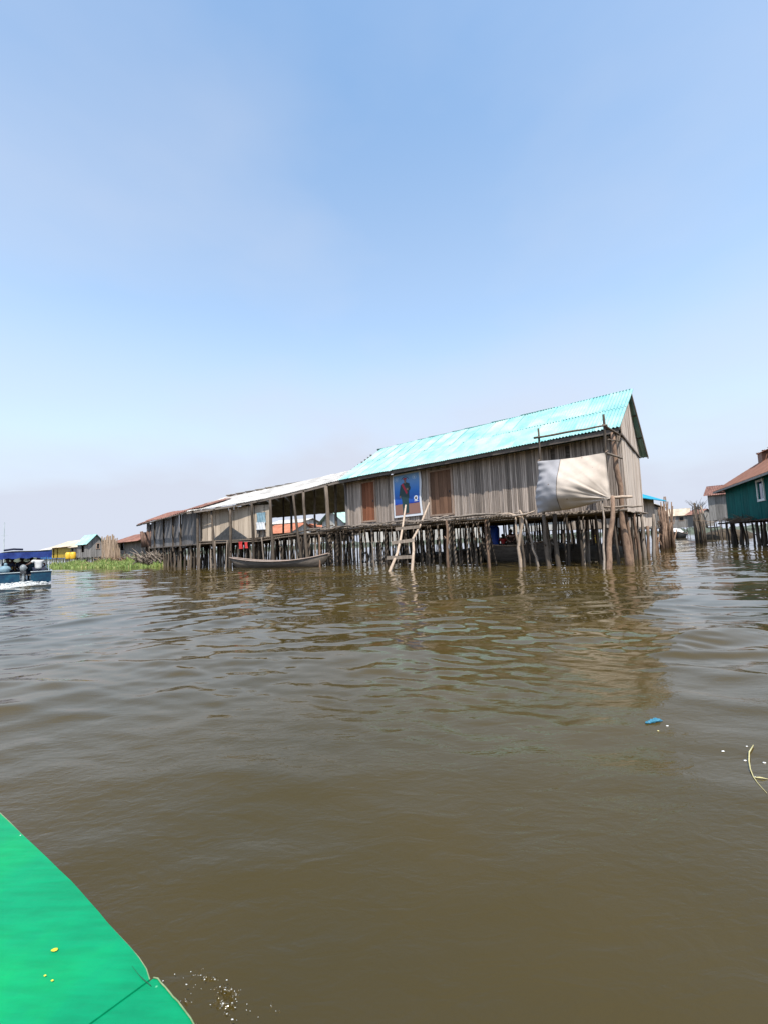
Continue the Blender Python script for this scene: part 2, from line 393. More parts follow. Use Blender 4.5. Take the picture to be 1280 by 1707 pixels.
def stilt(parent, x, y, zt, r=1.0, mat='stilt', zb=-.5, lean=.05, name='stilt'):
    me = random.choice(stilt_meshes(M[mat], mat)); h = zt-zb
    Mx = Matrix.Translation((x+ru(-lean, lean), y+ru(-lean, lean), zb)) @ Matrix.Rotation(ru(-lean, lean)*.6, 4, 'X') @ Matrix.Rotation(ru(-lean, lean)*.6, 4, 'Y') @ Matrix.Rotation(ru(0, 6.28), 4, 'Z') @ Matrix.Diagonal((r, r, h, 1))
    return link(name, me, parent, Mx)
def poles(parent, a, b, r=.04, mat='pole', name='pole', n=8, wob=.02, sag=0, kind=None, sides=6):
    a = Vector(a); b = Vector(b); mb = MB(); pts = []
    for i in range(n):
        t = i/(n-1); p = a.lerp(b, t)+Vector((ru(-wob, wob), ru(-wob, wob), ru(-wob, wob)-sag*4*t*(1-t))); pts.append(p)
    c = (a+b)/2
    pts = [p-c for p in pts]
    mb.tube(pts, [r*(1.1-.3*i/(n-1))*ru(.9, 1.1) for i in range(n)], sides)
    return link(name, mb.mesh(name, M[mat], True), parent, Matrix.Translation(c), kind=kind)

# ------------------------------------------------------------------ the main stilt house
A = onz(1030, 712, 5.06); B = onz(566, 800, 5.06)
HROT = atan2(A.y-B.y, A.x-B.x)
H = thing('stilt_house', 'long weathered plank house on stilts with bright turquoise corrugated roof', 'house', (A.x, A.y, 0), HROT)
def hw(x, y, z=0): return MW(H) @ Vector((x, y, z))
HL = 14.9
# facade slats (thinner than can be picked apart), door openings and two slits left open
door1 = (HL-13.68, HL-12.62, 2.42, 4.78); door2 = (HL-8.85, HL-7.52, 2.42, 4.74)
slits = [(HL-2.72, HL-2.50, 4.1, 4.83), (HL-2.10, HL-1.90, 4.1, 4.83)]
wall(H, (-HL, .60), (-.06, .60), 2.12, 4.93, .085, M['slat'], 'wall_slats', True, [door1, door2]+slits, th=.03, jb=.07, gap=.014, tilt=.006, jn=.014)
mb = MB()
for k in range(10): mb.bar((-HL, .65, 2.2+.3*k), (-.1, .65, 2.2+.3*k), .03, .05)
mb.box((-HL/2-.05, .71, 3.5), (HL-.1, .02, 2.75)); mb.build('wall_battens', M['beam'], H)
# a door is frame + boards
def door(x0, x1, z0, z1, bm, n, lab):
    mb = MB(); y = .58
    mb.box(((x0+x1)/2, y, z1+.045), (x1-x0+.2, .09, .09)); mb.box(((x0+x1)/2, y, z0-.045), (x1-x0+.2, .09, .09))
    for x in (x0-.05, x1+.05): mb.box((x, y, (z0+z1)/2), (.098, .085, z1-z0))
    d = mb.build('door', M['frame'], H, label=lab)
    wd = (x1-x0)/n
    for i in range(n):
        o = link('door_board', unit_box(M[bm]), d, Matrix.Translation((x0+wd*(i+.5), y+.02+ru(-.008, .008), z0)) @ Matrix.Diagonal((wd-.012, .03, z1-z0, 1)))
    m2 = MB(); m2.box((x1-.12, y-.02, (z0+z1)/2), (.03, .03, .12)); m2.build('handle', M['metal'], d)
door(-13.63, -12.67, 2.5, 4.72, 'door', 4, 'narrow red brown door left of the banner')
door(-8.80, -7.57, 2.5, 4.68, 'door2', 5, 'wide dark brown door right of the banner')
# gable boards, slightly out of square like the real house
GT = 5.9
def ztop(a): y = .60+a*(GT-.60); return (5.0+(y)/3.3*2.22 if y < 3.3 else 7.22-(y-3.3)/3.2*2.4)
wall(H, (-.03, .62), (-.30, GT), lambda a: 1.98+.04*a, lambda a: 4.80-.1*a, .29, M['gable'], 'gable_plank', jb=.03, gap=.008, th=.03)
wall(H, (-.02, .62), (-.29, GT), lambda a: 4.84-.1*a, lambda a: ztop(a)-.05, .29, M['gable'], 'gable_plank', jb=0, gap=.008, th=.03)
mb = MB(); mb.bar((.03, .3, 4.86), (-.26, GT+.05, 4.76), .05, .07); mb.build('gable_rail', M['beam'], H)
wall(H, (-HL, .4), (-HL, 5.9), 2.1, lambda a: ztop(a)-.08, .3, M['grey'], 'end_plank', jb=.05)
wall(H, (-HL, 5.9), (-.3, 5.9), 2.1, 4.9, .3, M['greyj'], 'back_wall', True)
# roof: two slopes of corrugated sheets
def rc(a): return (0.015*sin(a*9), .02*sin(a*7+1))
roof_patch(H, (-HL-.1, -.04, 5.05), (.02, -.04, 5.06), (-14.1, 3.3, 7.31), (.03, 3.3, 7.34), 18, 2, M['roof_teal'], .118, .026, jit=.012, curve=rc)
roof_patch(H, (.02, 6.55, 4.80), (-HL-.1, 6.55, 4.80), (.03, 3.32, 7.34), (-14.1, 3.32, 7.31), 18, 1, M['roof_teal'], .118, .021)
mb = MB(); mb.bar((-HL-.1, .03, 4.94), (-.0, .03, 4.95), .04, .17); mb.build('fascia_board', M['beam'], H)
for a, b in (((.0, 0, 5.0), (.0, 3.3, 7.26)), ((.0, 3.3, 7.26), (.0, 6.5, 4.76))):
    mb = MB(); mb.bar(a, b, .04, .11); mb.build('verge_board', M['beam'], H)
for k in range(9):
    x = -.35-k*1.78
    for a, b in (((x, .05, 4.97), (x, 3.3, 7.2)), ((x, 3.3, 7.2), (x, 6.4, 4.82))):
        mb = MB(); mb.bar(a, b, .06, .08); mb.build('rafter', M['beam'], H)
for y, z in ((1.2, 5.83), (2.3, 6.58), (4.4, 6.43), (5.5, 5.6)):
    mb = MB(); mb.bar((-14.2, y, z), (-.02, y, z), .05, .05); mb.build('purlin', M['beam'], H)
# floor of sticks
mb = MB(); x = -15.3
while x < -.1:
    fr = -1.95 if x < -3.45 else -.25
    mb.tube([(x, fr+ru(-.25, .1), 2.04+ru(-.02, .02)), (x+ru(-.03, .03), 5.95, 2.04)], .032, 5); x += ru(.09, .15)
mb.build('floor_sticks', M['pole'], H, kind='stuff')
for y in (.35, 1.6, 2.9, 4.2, 5.7):
    poles(H, (-15.1, y, 1.94), (-.3, y, 1.94), .055, 'stilt', 'beam', 12, .015)
for k in range(4):
    x0 = -15.4+k*3; poles(H, (x0, -1.9, 2.0-.02), (x0+3.4, -1.82, 2.0), .05, 'pole', 'beam', 7, .035)
    poles(H, (x0+ru(-.4, .4), -2.0, 2.09), (x0+3+ru(-.4, .8), -1.9, 2.11), .04, 'pole', 'beam', 7, .05)
    poles(H, (x0, -.9, 1.98), (x0+3.2, -.85, 1.96), .05, 'stilt', 'beam', 7, .03)
poles(H, (-3.6, -.2, 1.96), (.1, -.2, 2.0), .06, 'pole', 'beam', 7, .02)
for k in range(34):    # loose boards and branches lying on the porch
    x = ru(-15.2, -3.6); y = ru(-2.1, -.2); a = ru(-.5, .5)
    if k % 2:
        mb = MB(); L_ = ru(.6, 1.8); mb.box((0, 0, 0), (L_, ru(.09, .2), .022), Matrix.Rotation(a, 3, 'Z') @ Matrix.Rotation(ru(-.05, .05), 3, 'Y'))
        link('loose_board', mb.mesh('loose_board', M['beam']), H, Matrix.Translation((x, y-.1, 2.125+.02*(k % 5))))
    else: poles(H, (x, y, 2.12), (x+ru(.7, 1.9), y+ru(-.3, .3), 2.14+ru(0, .06)), ru(.018, .035), 'pole', 'branch', 6, .03)
# stilts
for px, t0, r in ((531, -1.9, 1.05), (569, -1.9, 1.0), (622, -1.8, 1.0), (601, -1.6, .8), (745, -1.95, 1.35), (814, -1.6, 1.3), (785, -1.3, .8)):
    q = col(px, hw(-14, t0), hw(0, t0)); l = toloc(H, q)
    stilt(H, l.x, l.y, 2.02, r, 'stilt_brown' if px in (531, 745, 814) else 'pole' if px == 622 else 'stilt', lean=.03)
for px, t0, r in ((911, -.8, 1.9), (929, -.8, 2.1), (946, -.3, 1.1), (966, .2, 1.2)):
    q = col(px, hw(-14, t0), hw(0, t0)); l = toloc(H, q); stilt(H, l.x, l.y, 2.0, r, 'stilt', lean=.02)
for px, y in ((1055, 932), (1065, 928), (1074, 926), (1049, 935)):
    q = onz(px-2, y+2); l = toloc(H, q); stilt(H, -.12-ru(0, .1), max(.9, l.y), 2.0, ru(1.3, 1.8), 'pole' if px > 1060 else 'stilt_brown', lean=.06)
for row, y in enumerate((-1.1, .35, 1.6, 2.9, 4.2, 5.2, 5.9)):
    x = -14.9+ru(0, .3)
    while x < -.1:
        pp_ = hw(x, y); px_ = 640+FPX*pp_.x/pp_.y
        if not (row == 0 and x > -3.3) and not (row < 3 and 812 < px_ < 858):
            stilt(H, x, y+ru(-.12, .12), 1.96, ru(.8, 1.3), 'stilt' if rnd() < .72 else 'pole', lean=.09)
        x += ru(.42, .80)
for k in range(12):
    x = ru(-14.5, -4); y = ru(-1, 4); poles(H, (x, y, -.3), (x+ru(-.9, .9), y+ru(-.3, .3), 1.95), .035, 'stilt', 'brace', 6, .03)
# forked branch post holding the porch corner
q = toloc(H, col(864, hw(-14, -1.7), hw(0, -1.7)))
mb = MB(); mb.tube([(0, 0, -.5), (.02, 0, .3), (-.03, 0, .75), (.05, 0, 1.15), (.2, 0, 1.7), (.22, 0, 2.0), (.12, 0, 2.2)], [.075, .07, .06, .06, .055, .05, .03], 7)
mb.tube([(-.0, 0, .8), (-.08, 0, 1.3), (-.05, 0, 2.0)], [.05, .04, .03], 6); mb.tube([(.2, 0, 1.95), (.5, -.05, 2.05), (.7, 0, 2.12)], [.04, .03, .02], 6)
mb.tube([(.22, 0, 1.9), (-.3, 0, 2.1), (-1.1, .05, 2.12)], [.04, .035, .03], 6)
link('forked_post', mb.mesh('forked_post', M['ladder'], True), H, Matrix.Translation((q.x, q.y, 0)))
q = toloc(H, onz(899, 944))
poles(H, (q.x, q.y, -.3), (q.x-.45, q.y, 2.0), .05, 'pole', 'stilt', 8, .03)

# ------------------------------------------------------------------ pole frame at the corner and the cloth tied to it
PF = thing('pole_frame', 'tall frame of lashed poles at the right corner of the turquoise roofed house', 'frame', hw(0, -1.2), HROT)
poles(PF, (-2.52, 0, 2.0), (-2.49, 0, 5.32), .045, 'stilt', wob=.01)
poles(PF, (-.28, 0, 2.3), (-.20, 0, 5.33), .05, 'stilt', wob=.012)
poles(PF, (-2.68, -.05, 4.97), (-.1, -.05, 4.92), .04, 'stilt', wob=.01)
poles(PF, (-.22, -.05, 4.95), (.0, 1.25, 4.78), .045, 'stilt', wob=.01)
poles(PF, (-.25, .0, 3.98), (.05, 1.1, 3.88), .045, 'pole', wob=.01)
poles(PF, (-.22, .4, 4.5), (.02, 1.1, 4.52), .03, 'stilt', wob=.01)
poles(PF, (-.62, -.08, 2.42), (.42, .25, 2.38), .055, 'ladder', wob=.01)
poles(PF, (-.50, .3, 2.1), (.62, .8, 2.06), .04, 'pole', wob=.02)
q1 = toloc(PF, onz(1010, 949)); mb = MB()
e = Vector((-.10, -.06, 2.42)); s0 = Vector((q1.x, q1.y, -.4)); n = 9
mb.tube([s0.lerp(e, i/(n-1))+Vector((.03*sin(i*1.3), 0, 0)) for i in range(n)], [.10-.035*i/(n-1) for i in range(n)], 9)
mb.build('leaning_log', M['stilt_brown'], PF, True)
q2 = toloc(PF, onz(1004, 950)); poles(PF, (q2.x, q2.y+.1, -.4), (-.45, .05, 2.45), .035, 'pole', 'pole', 9, .03)
q3 = toloc(PF, onz(1047, 942)); mb = MB()
f_ = Vector((q3.x, min(q3.y, 1.9), -.4)); t_ = Vector((-.15, .95, 4.85)); w9 = (0, .04, .02, -.03, .02, .05, -.02, -.01, 0); pts = [f_.lerp(t_, i/8)+Vector((w9[i], 0, 0)) for i in range(9)]
mb.tube(pts, [.13, .125, .115, .10, .085, .095, .095, .08, .07], 9); mb.build('crooked_log', M['stilt_brown'], PF, True)
# cloth
def cloth():
    T = thing('tarpaulin', 'large stained pale cloth tied to the pole frame and gathered at its lower right corner', 'tarpaulin', hw(-2.6, -1.2), HROT)
    tl, tr, br, bl = Vector((0, -.05, 4.05)), Vector((2.36, -.06, 3.97)), Vector((2.42, -.1, 2.36)), Vector((-.16, -.05, 2.06))
    NU, NV = 110, 80
    def P(u, v):
        p = tl.lerp(tr, u).lerp(bl.lerp(br, u), v)
        p.z += -.10*sin(pi*u)*(v**2)-.04*sin(pi*u)*(1-v)          # belly below
        p.x += -.10*sin(pi*v)*(1-u)**4*0+.06*sin(v*7)*(1-u)**6
        b = .62*sin(pi*min(1, u*1.02))**.8*max(0, sin(pi*v**1.45))**.75
        du, dv = (1-u)*2.4, (1-v)*1.7; r = hypot(du, dv); th = atan2(dv, du+1e-6)
        f = exp(-r*.95)*min(1, r*3.2)
        win = exp(-((th-.36)/.55)**2); fold = f*win*(.040*sin(th*19+1.6*r)+.028*sin(th*33+2+r*2.4)+.010*sin(th*57+r*5))
        tw = exp(-((u)**2*60))*.018*sin(v*46+3*u)+exp(-((1-v)**2*40))*.014*sin(u*40)+.010*sin(u*9+v*14)+.006*sin(u*31-v*22)
        p.y -= b*(1-.25*u)+fold+tw
        p.z += .35*fold
        return p
    for nm, u0, u1, mat, lab in (('cloth_panel', 0, .36, 'cloth_grey', 'greyer left panel beyond the seam'), ('cloth_panel', .36, 1, 'cloth_beige', 'wide beige panel with creases')):
        k = int(NU*(u1-u0)); mb = MB(); V = [P(u0+(u1-u0)*i/k, j/NV) for j in range(NV+1) for i in range(k+1)]
        F = [(j*(k+1)+i, (j+1)*(k+1)+i, (j+1)*(k+1)+i+1, j*(k+1)+i+1) for j in range(NV) for i in range(k)]
        mb.add(V, F); mb.build(nm, M[mat], T, True, label=lab)
    mb = MB(); mb.tube([P(.36, j/30)+Vector((0, -.006, 0)) for j in range(31)], .009, 5); mb.build('seam', M['beam'], T, True)
    for a, b in (((2.36, -.06, 3.97), (2.44, 0, 4.05)), ((0, -.05, 4.05), (.12, 0, 4.12)), ((2.42, -.1, 2.36), (2.5, -.1, 2.46)), ((-.16, -.05, 2.06), (.1, 0, 2.1))):
        poles(T, a, b, .02, 'frame', 'tie', 4, .005)
def fabric(name, a, b, spot):
    m = painted(name, a, b, .9, 1.4, vary=0, bump=.15); t = m.node_tree; L = t.links.new; p = t.nodes['Principled BSDF']
    tc = N(t, 'TexCoord'); v = N(t, 'TexVoronoi'); v.inputs['Scale'].default_value = 2.6; L(tc.outputs['Object'], v.inputs[0])
    r = ramp(t, [(.05, (1, 1, 1)), (.085, (0, 0, 0))]); L(v.outputs['Distance'], r.inputs[0])
    mx = N(t, 'MixRGB'); src = p.inputs['Base Color'].links[0].from_socket; L(r.outputs[0], mx.inputs[0]); L(src, mx.inputs[1]); mx.inputs[2].default_value = (*spot, 1)
    L(mx.outputs[0], p.inputs['Base Color']); return m
M['cloth_grey'] = fabric('grey_cloth', (.33, .32, .33), (.43, .41, .42), (.16, .12, .10))
M['cloth_beige'] = fabric('beige_cloth', (.50, .42, .35), (.62, .53, .45), (.26, .18, .12))
cloth()

# ------------------------------------------------------------------ ladder
LT = thing('ladder', 'crude pole ladder of three rungs leaning from the water onto the porch', 'ladder', onz(668, 952), HROT)
def lp(px, py, f):     # point on the ladder's leaning plane: f = 0 foot .. 1 porch edge
    base = onz(668, 952); top = hw(-8.6, -1.9); c = base.lerp(Vector((top.x, top.y, 0)), f)
    n = Vector((c.x, c.y, 0)).normalized(); return toloc(LT, onp(px, py, c, n))
for pts, nm in (([(648, 955, -.03), (662, 922, .28), (667, 900, .5), (671, 876, .75), (676, 842, 1.02)], 'rail'), ([(686, 954, -.03), (689, 917, .3), (688, 898, .5), (700, 876, .76), (715, 838, 1.02)], 'rail')):
    P = [lp(*q) for q in pts]; P = [P[0]-Vector((0, 0, .3))]+P; mb = MB(); mb.tube(P, [.065, .065, .06, .055, .05, .04], 7); mb.build(nm, M['ladder'], LT, True)
for (x0, y0, x1, y1, f) in ((647, 930, 688, 928, .22), (655, 905, 693, 900, .46), (661, 882, 701, 878, .7)):
    a, b = lp(x0, y0, f), lp(x1, y1, f); a.y -= .10; b.y -= .10; mb = MB(); mb.bar(a, b, .06, .14); mb.build('rung', M['pole'], LT)

# ------------------------------------------------------------------ banner
def banner():
    T = thing('banner', 'blue printed banner of a standing officer with red sash hung between the doors', 'banner', hw(-11.22, .50), HROT)
    W, Hh = 1.88, 2.36
    cols = dict(w=(.72, .74, .78), b0=(.22, .42, .68), b1=(.02, .17, .55), b2=(.006, .03, .30), g=(.012, .045, .05), r=(.45, .02, .05), br=(.25, .13, .10), sk=(.30, .16, .11), lb=(.45, .6, .8), bk=(.02, .02, .02))
    mats = []; idx = {}
    for i, (k, c) in enumerate(cols.items()):
        m, t, p = newmat('print_'+k); p.inputs['Base Color'].default_value = (*c, 1); p.inputs['Roughness'].default_value = .55; mats.append(m); idx[k] = i
    m, t, p = newmat('print_backdrop'); L = t.links.new; tc = N(t, 'TexCoord'); sx = N(t, 'SeparateXYZ'); L(tc.outputs['Object'], sx.inputs[0])
    r = ramp(t, [(0, cols['b2']), (.45, cols['b1']), (1, cols['b0'])]); mr = N(t, 'MapRange'); mr.inputs[1].default_value = 3.1; mr.inputs[2].default_value = 4.9; L(sx.outputs[2], mr.inputs[0]); L(mr.outputs[0], r.inputs[0]); L(r.outputs[0], p.inputs['Base Color']); p.inputs['Roughness'].default_value = .5
    mats.append(m); idx['bg'] = len(mats)-1
    def wv(x, z): return -.004*sin(x*4+z*1.7)-.003*sin(z*5)
    def edge(x, z):   # the right edge waves a little
        return x+(.03*sin(z*3.3))*(x/W)
    mb = MB(); n = 14
    V = [(edge(W*i/n, 2.5+Hh*j/n), wv(W*i/n, 2.5+Hh*j/n), 2.5+Hh*j/n+.03*i/n) for j in range(n+1) for i in range(n+1)]
    mb.add(V, [(j*(n+1)+i, j*(n+1)+i+1, (j+1)*(n+1)+i+1, (j+1)*(n+1)+i) for j in range(n) for i in range(n)], idx['w'])
    V2 = [(x, y+.02, z) for x, y, z in V]; mb.add(V2, [(j*(n+1)+i, (j+1)*(n+1)+i, (j+1)*(n+1)+i+1, j*(n+1)+i+1) for j in range(n) for i in range(n)], idx['w'])
    mb.build('banner_sheet', mats, T, True)
    pr = MB()
    def poly(pts, k, lay):   # pts in 0..1 print space
        P = []
        for a, b in pts:
            x = .09+a*(W-.2); z = 2.62+b*(Hh-.2); P.append((edge(x, z), wv(x, z)-.007-.003*lay, z+.03*x/W))
        pr.add(P, [tuple(range(len(P)))], idx[k])
    def disc(cx, cy, r, k, lay, n=14, asp=1.2): poly([(cx+r*asp*cos(2*pi*i/n), cy+r*sin(2*pi*i/n)) for i in range(n)], k, lay)
    g = 8
    for i in range(g):
        for j in range(g): poly([(i/g, .27+.73*j/g), ((i+1)/g, .27+.73*j/g), ((i+1)/g, .27+.73*(j+1)/g), (i/g, .27+.73*(j+1)/g)], 'bg', 1)
        poly([(i/g, 0), ((i+1)/g, 0), ((i+1)/g, .27), (i/g, .27)], 'br', 1)
    poly([(0, .265), (1, .265), (1, .285), (0, .285)], 'b2', 2)
    # figure: trousers, coat, sleeves, sash, head, cap
    poly([(.33, .01), (.44, .01), (.46, .5), (.30, .5)], 'g', 3); poly([(.45, .03), (.56, .04), (.58, .5), (.44, .5)], 'g', 3)
    poly([(.28, .40), (.60, .40), (.60, .62), (.62, .76), (.50, .80), (.40, .80), (.28, .76), (.29, .6)], 'g', 4)
    poly([(.20, .48), (.28, .47), (.33, .74), (.27, .75)], 'g', 5); poly([(.58, .76), (.66, .66), (.64, .6), (.55, .58), (.53, .64)], 'g', 5)
    poly([(.30, .76), (.37, .79), (.54, .55), (.50, .50)], 'r', 6)
    poly([(.22, .43), (.27, .43), (.27, .48), (.22, .48)], 'sk', 5); poly([(.50, .60), (.57, .60), (.57, .65), (.50, .66)], 'sk', 7)
    poly([(.42, .78), (.48, .78), (.48, .82), (.42, .82)], 'sk', 5); disc(.45, .85, .045, 'sk', 6, asp=1.0); poly([(.37, .875), (.53, .875), (.50, .915), (.40, .915)], 'r', 7)
    for s in (-1, 1): disc(.45+s*.018, .855, .006, 'bk', 8)
    poly([(.43, .828), (.47, .828), (.47, .833), (.43, .833)], 'bk', 8)
    # arc over the cap, seal at lower right, two faint emblems at the top corners
    for i in range(10):
        a0, a1 = pi*(.15+.07*i), pi*(.15+.07*(i+1)); poly([(.45+.17*cos(a), .83+.12*sin(a)) for a in (a0, a1)]+[(.45+.15*cos(a), .83+.105*sin(a)) for a in (a1, a0)], 'g', 3)
    disc(.87, .38, .062, 'w', 3); disc(.87, .38, .035, 'bk', 4); disc(.875, .385, .018, 'sk', 5); poly([(.80, .30), (.95, .30), (.95, .315), (.80, .315)], 'w', 3)
    for cx in (.12, .82):
        for i in range(10):
            a0, a1 = 2*pi*i/10, 2*pi*(i+1)/10; poly([(cx+.085*cos(a), .9+.055*sin(a)) for a in (a0, a1)]+[(cx+.07*cos(a), .9+.044*sin(a)) for a in (a1, a0)], 'lb', 3)
        disc(cx, .9, .028, 'lb', 4)
    pr.build('print', mats, T)
banner()

# ------------------------------------------------------------------ generic far house on stilts
def house(label, p0, p1, W, zf, ze, zr, wm, rm, ridge='x', over=.35, pw=.4, nsheet=6, opens=(), pieces=False, sp=1.0, name='stilt_house', cat='house', group=None, stm='stilt', rows=3, door=None, over_x=None, roofpitch=.18, wins=(), lwins=(), sr=1.3, hip=0):
    "front wall from p0 (left) to p1 (right)"
    p0 = Vector((p0[0], p0[1], 0)); p1 = Vector((p1[0], p1[1], 0)); L = (p1-p0).length
    T = thing(name, label, cat, p0, atan2(p1.y-p0.y, p1.x-p0.x), group)
    ox = over if over_x is None else over_x
    gable = (lambda a: ze+(zr-ze)*(1-abs(2*a-1)))
    flat = lambda a: ze
    fy, fx = (flat, gable) if ridge == 'x' else (gable, flat)
    j = not pieces
    ops = list(opens)+[(a, b, c, d) for a, b, c, d in wins]
    wall(T, (0, 0), (L, 0), zf, fy, pw, wm, 'wall' if j else 'plank', j, ops, jb=.06)
    wall(T, (0, W), (L, W), zf, fy, pw*1.4, wm, 'back_wall', True)
    wall(T, (0, W), (0, 0), zf, fx, pw, wm, 'side_wall' if j else 'side_plank', j, list(lwins), jb=.06)
    wall(T, (L, 0), (L, W), zf, fx, pw, wm, 'side_wall' if j else 'side_plank', j, jb=.06)
    mb = MB(); mb.box((L/2, W/2, zf+.02), (L-.06, W-.06, .08)); mb.build('floor', M['beam'], T)
    for (a, b, c, d) in wins:
        mb = MB(); mb.box(((a+b)/2, -.03, d+.04), (b-a+.2, .06, .1)); mb.box(((a+b)/2, -.03, c-.04), (b-a+.2, .06, .1))
        for x in (a-.04, b+.04): mb.box((x, -.03, (c+d)/2), (.1, .055, d-c))
        f = mb.build('window', M['white'] if pieces else M['frame'], T); mb = MB(); mb.box(((a+b)/2, .03, (c+d)/2), (b-a, .02, d-c)); mb.build('pane', M['glass'] if pieces else M['dark'], f)
    sl = (zr-ze)/(W/2 if ridge == 'x' else L/2)
    if ridge == 'x':
        h = hip
        roof_patch(T, (-ox, -over, ze-over*sl+.06), (L+ox, -over, ze-over*sl+.06), (-ox+h, W/2, zr+.06), (L+ox-h, W/2, zr+.06), nsheet, 1, rm, roofpitch, .03)
        roof_patch(T, (L+ox, W+over, ze-over*sl+.06), (-ox, W+over, ze-over*sl+.06), (L+ox-h, W/2, zr+.06), (-ox+h, W/2, zr+.06), nsheet, 1, rm, roofpitch, .03)
    else:
        roof_patch(T, (-over, W+ox, ze-over*sl+.06), (-over, -ox, ze-over*sl+.06), (L/2, W+ox, zr+.06), (L/2, -ox, zr+.06), nsheet, 1, rm, roofpitch, .03)
        roof_patch(T, (L+over, -ox, ze-over*sl+.06), (L+over, W+ox, ze-over*sl+.06), (L/2, -ox, zr+.06), (L/2, W+ox, zr+.06), nsheet, 1, rm, roofpitch, .03)
    for r in range(rows):
        x = .1
        while x < L:
            stilt(T, x, W*r/(rows-1)+ru(-.1, .1), zf, sr*ru(.8, 1.2), stm, lean=.08); x += sp*ru(.7, 1.3)
    return T

# ------------------------------------------------------------------ left hut: rust roof, dark boards
HR = onz(332, 948); HLp = onz(243, 942.5)
HT = thing('plank_hut', 'dark grey board hut on stilts with sagging rusty roof, left end of the long building', 'house', (HLp.x, HLp.y, 0), atan2(HR.y-HLp.y, HR.x-HLp.x))
hl = (Vector((HR.x, HR.y, 0))-Vector((HLp.x, HLp.y, 0))).length
def fz(a): return 1.52+.13*a
wall(HT, (0, .1), (hl, .1), fz, lambda a: 3.95-.1*a, .62, M['grey'], 'plank', jb=.18, gap=.05, tilt=.012, opens=[(hl*.06, hl*.13, 1.4, 4), (hl*.69, hl*.745, 2.6, 4)])
for a in (.22, .42, .60, .73): 
    mb = MB(); mb.bar((hl*a, .02, 1.2), (hl*a, .02, 3.95), .07, .12, up=(0, 1, 0)); mb.build('post', M['stilt'], HT)
wall(HT, (0, 5), (0, .1), 1.5, 3.9, .5, M['grey'], 'side_plank', jb=.2, gap=.03)
wall(HT, (hl*.97, .1), (hl*.97, 3), 1.7, 3.8, .4, M['tan'], 'side_plank', jb=.2, gap=.03)
wall(HT, (0, 5), (hl, 5), 1.5, 4.4, .7, M['greyj'], 'back_wall', True)
mb = MB(); mb.box((hl/2, 2.5, 1.60), (hl, 5, .08)); mb.build('floor', M['beam'], HT)
roof_patch(HT, (-1.3, -.5, 3.95), (hl+.5, -.5, 3.85), toloc(HT, at(256, 863, 44.5)), toloc(HT, at(374, 829.5, 32.8)), 15, 2, M['roof_rust'], .2, .03, jit=.06, curve=lambda a: (.05*sin(a*8), -.10*sin(pi*a)))
poles(HT, (-1.5, -.45, 3.86), (2, -.45, 3.86), .07, 'stilt', 'eave_pole')
poles(HT, (1.5, -.42, 3.84), (hl+.3, -.42, 3.74), .06, 'stilt', 'eave_pole', 12)
for k in range(3):
    x = .2
    while x < hl: stilt(HT, x, .15+k*2.2, 1.75, ru(1.2, 2.1), 'stilt', lean=.1); x += ru(.5, .95)
# tan cloth bundle tied to its left corner
T = thing('sacking', 'brown sacking hung in strips at the left corner of the dark hut', 'sacking', onz(254, 942)+Vector((0.0, -.9, 1.6)))
mb = MB(); [mb.box((-.42+.28*q, ru(-.06, .06), .75+ru(-.2, .2)), (.26, .08, 1.7+ru(-.35, .35)), Matrix.Rotation(ru(-.14, .14), 3, 'Y')) for q in range(4)]; mb.build('strips', painted('brown_sack', (.10, .06, .045), (.20, .12, .09), .9, 4), T, True)
mb = MB(); mb.tube([(0, 0, 1.8), (0, .2, 2.2)], .03, 5); mb.build('tie', M['rubber'], T)

# ------------------------------------------------------------------ open pavilion with whitish roof
PR_ = hw(-HL-.15, -.1); P0 = Vector((HR.x, HR.y, 0)); P1 = Vector((PR_.x, PR_.y, 0)); PLn = (P1-P0).length
PV = thing('pavilion', 'open sided stilt pavilion with pale corrugated roof left of the turquoise roofed house', 'pavilion', P0, atan2(P1.y-P0.y, P1.x-P0.x))
def pl(p): return toloc(PV, p)
E0 = pl(at(311, 852.5, P0.y-.3)); E1 = pl(at(574, 798, P1.y+.1)); R0 = pl(at(374, 829, 32.5)); R1 = pl(at(592, 783, 29.8))
def pcurve(a): return (.20*sin(pi*a)*-1, -.05*sin(pi*a))
roof_patch(PV, E0, E1, R0, R1, 13, 2, M['roof_white'], .13, .024, jit=.05, curve=pcurve)
Rb0 = R0+Vector((.6, 4.2, 0)); Rb1 = R1+Vector((.6, 4.2, 0)); Rb0.z = 3.75; Rb1.z = 3.95
roof_patch(PV, Rb1, Rb0, R1, R0, 13, 1, M['roof_white'], .13, .024)
for d, z in ((0.05, -.12), ):
    for k in range(3):
        a, b = k/3, (k+1)/3; pa = E0.lerp(E1, a); pb = E0.lerp(E1, b); pa.z += pcurve(a)[0]+z; pb.z += pcurve(b)[0]+z; pa.y += d; pb.y += d
        mb = MB(); mb.bar(pa, pb, .05, .12); mb.build('fascia_board', M['beam'], PV)
for k in range(7):
    a = (k+.3)/7; e = E0.lerp(E1, a); r = R0.lerp(R1, a); e.z += pcurve(a)[0]-.1; r.z -= .12; poles(PV, e, r, .05, 'stilt', 'rafter', 6, .02)
def fl(x): return 1.66+.36*max(0, min(1, x/PLn))
def roofz(x, y):
    a = max(0, min(1, (x-E0.x)/(E1.x-E0.x))); e = E0.lerp(E1, a); r = R0.lerp(R1, a); t = (y-e.y)/(r.y-e.y); return e.z+pcurve(a)[0]+(r.z-e.z)*min(1, t)-.15
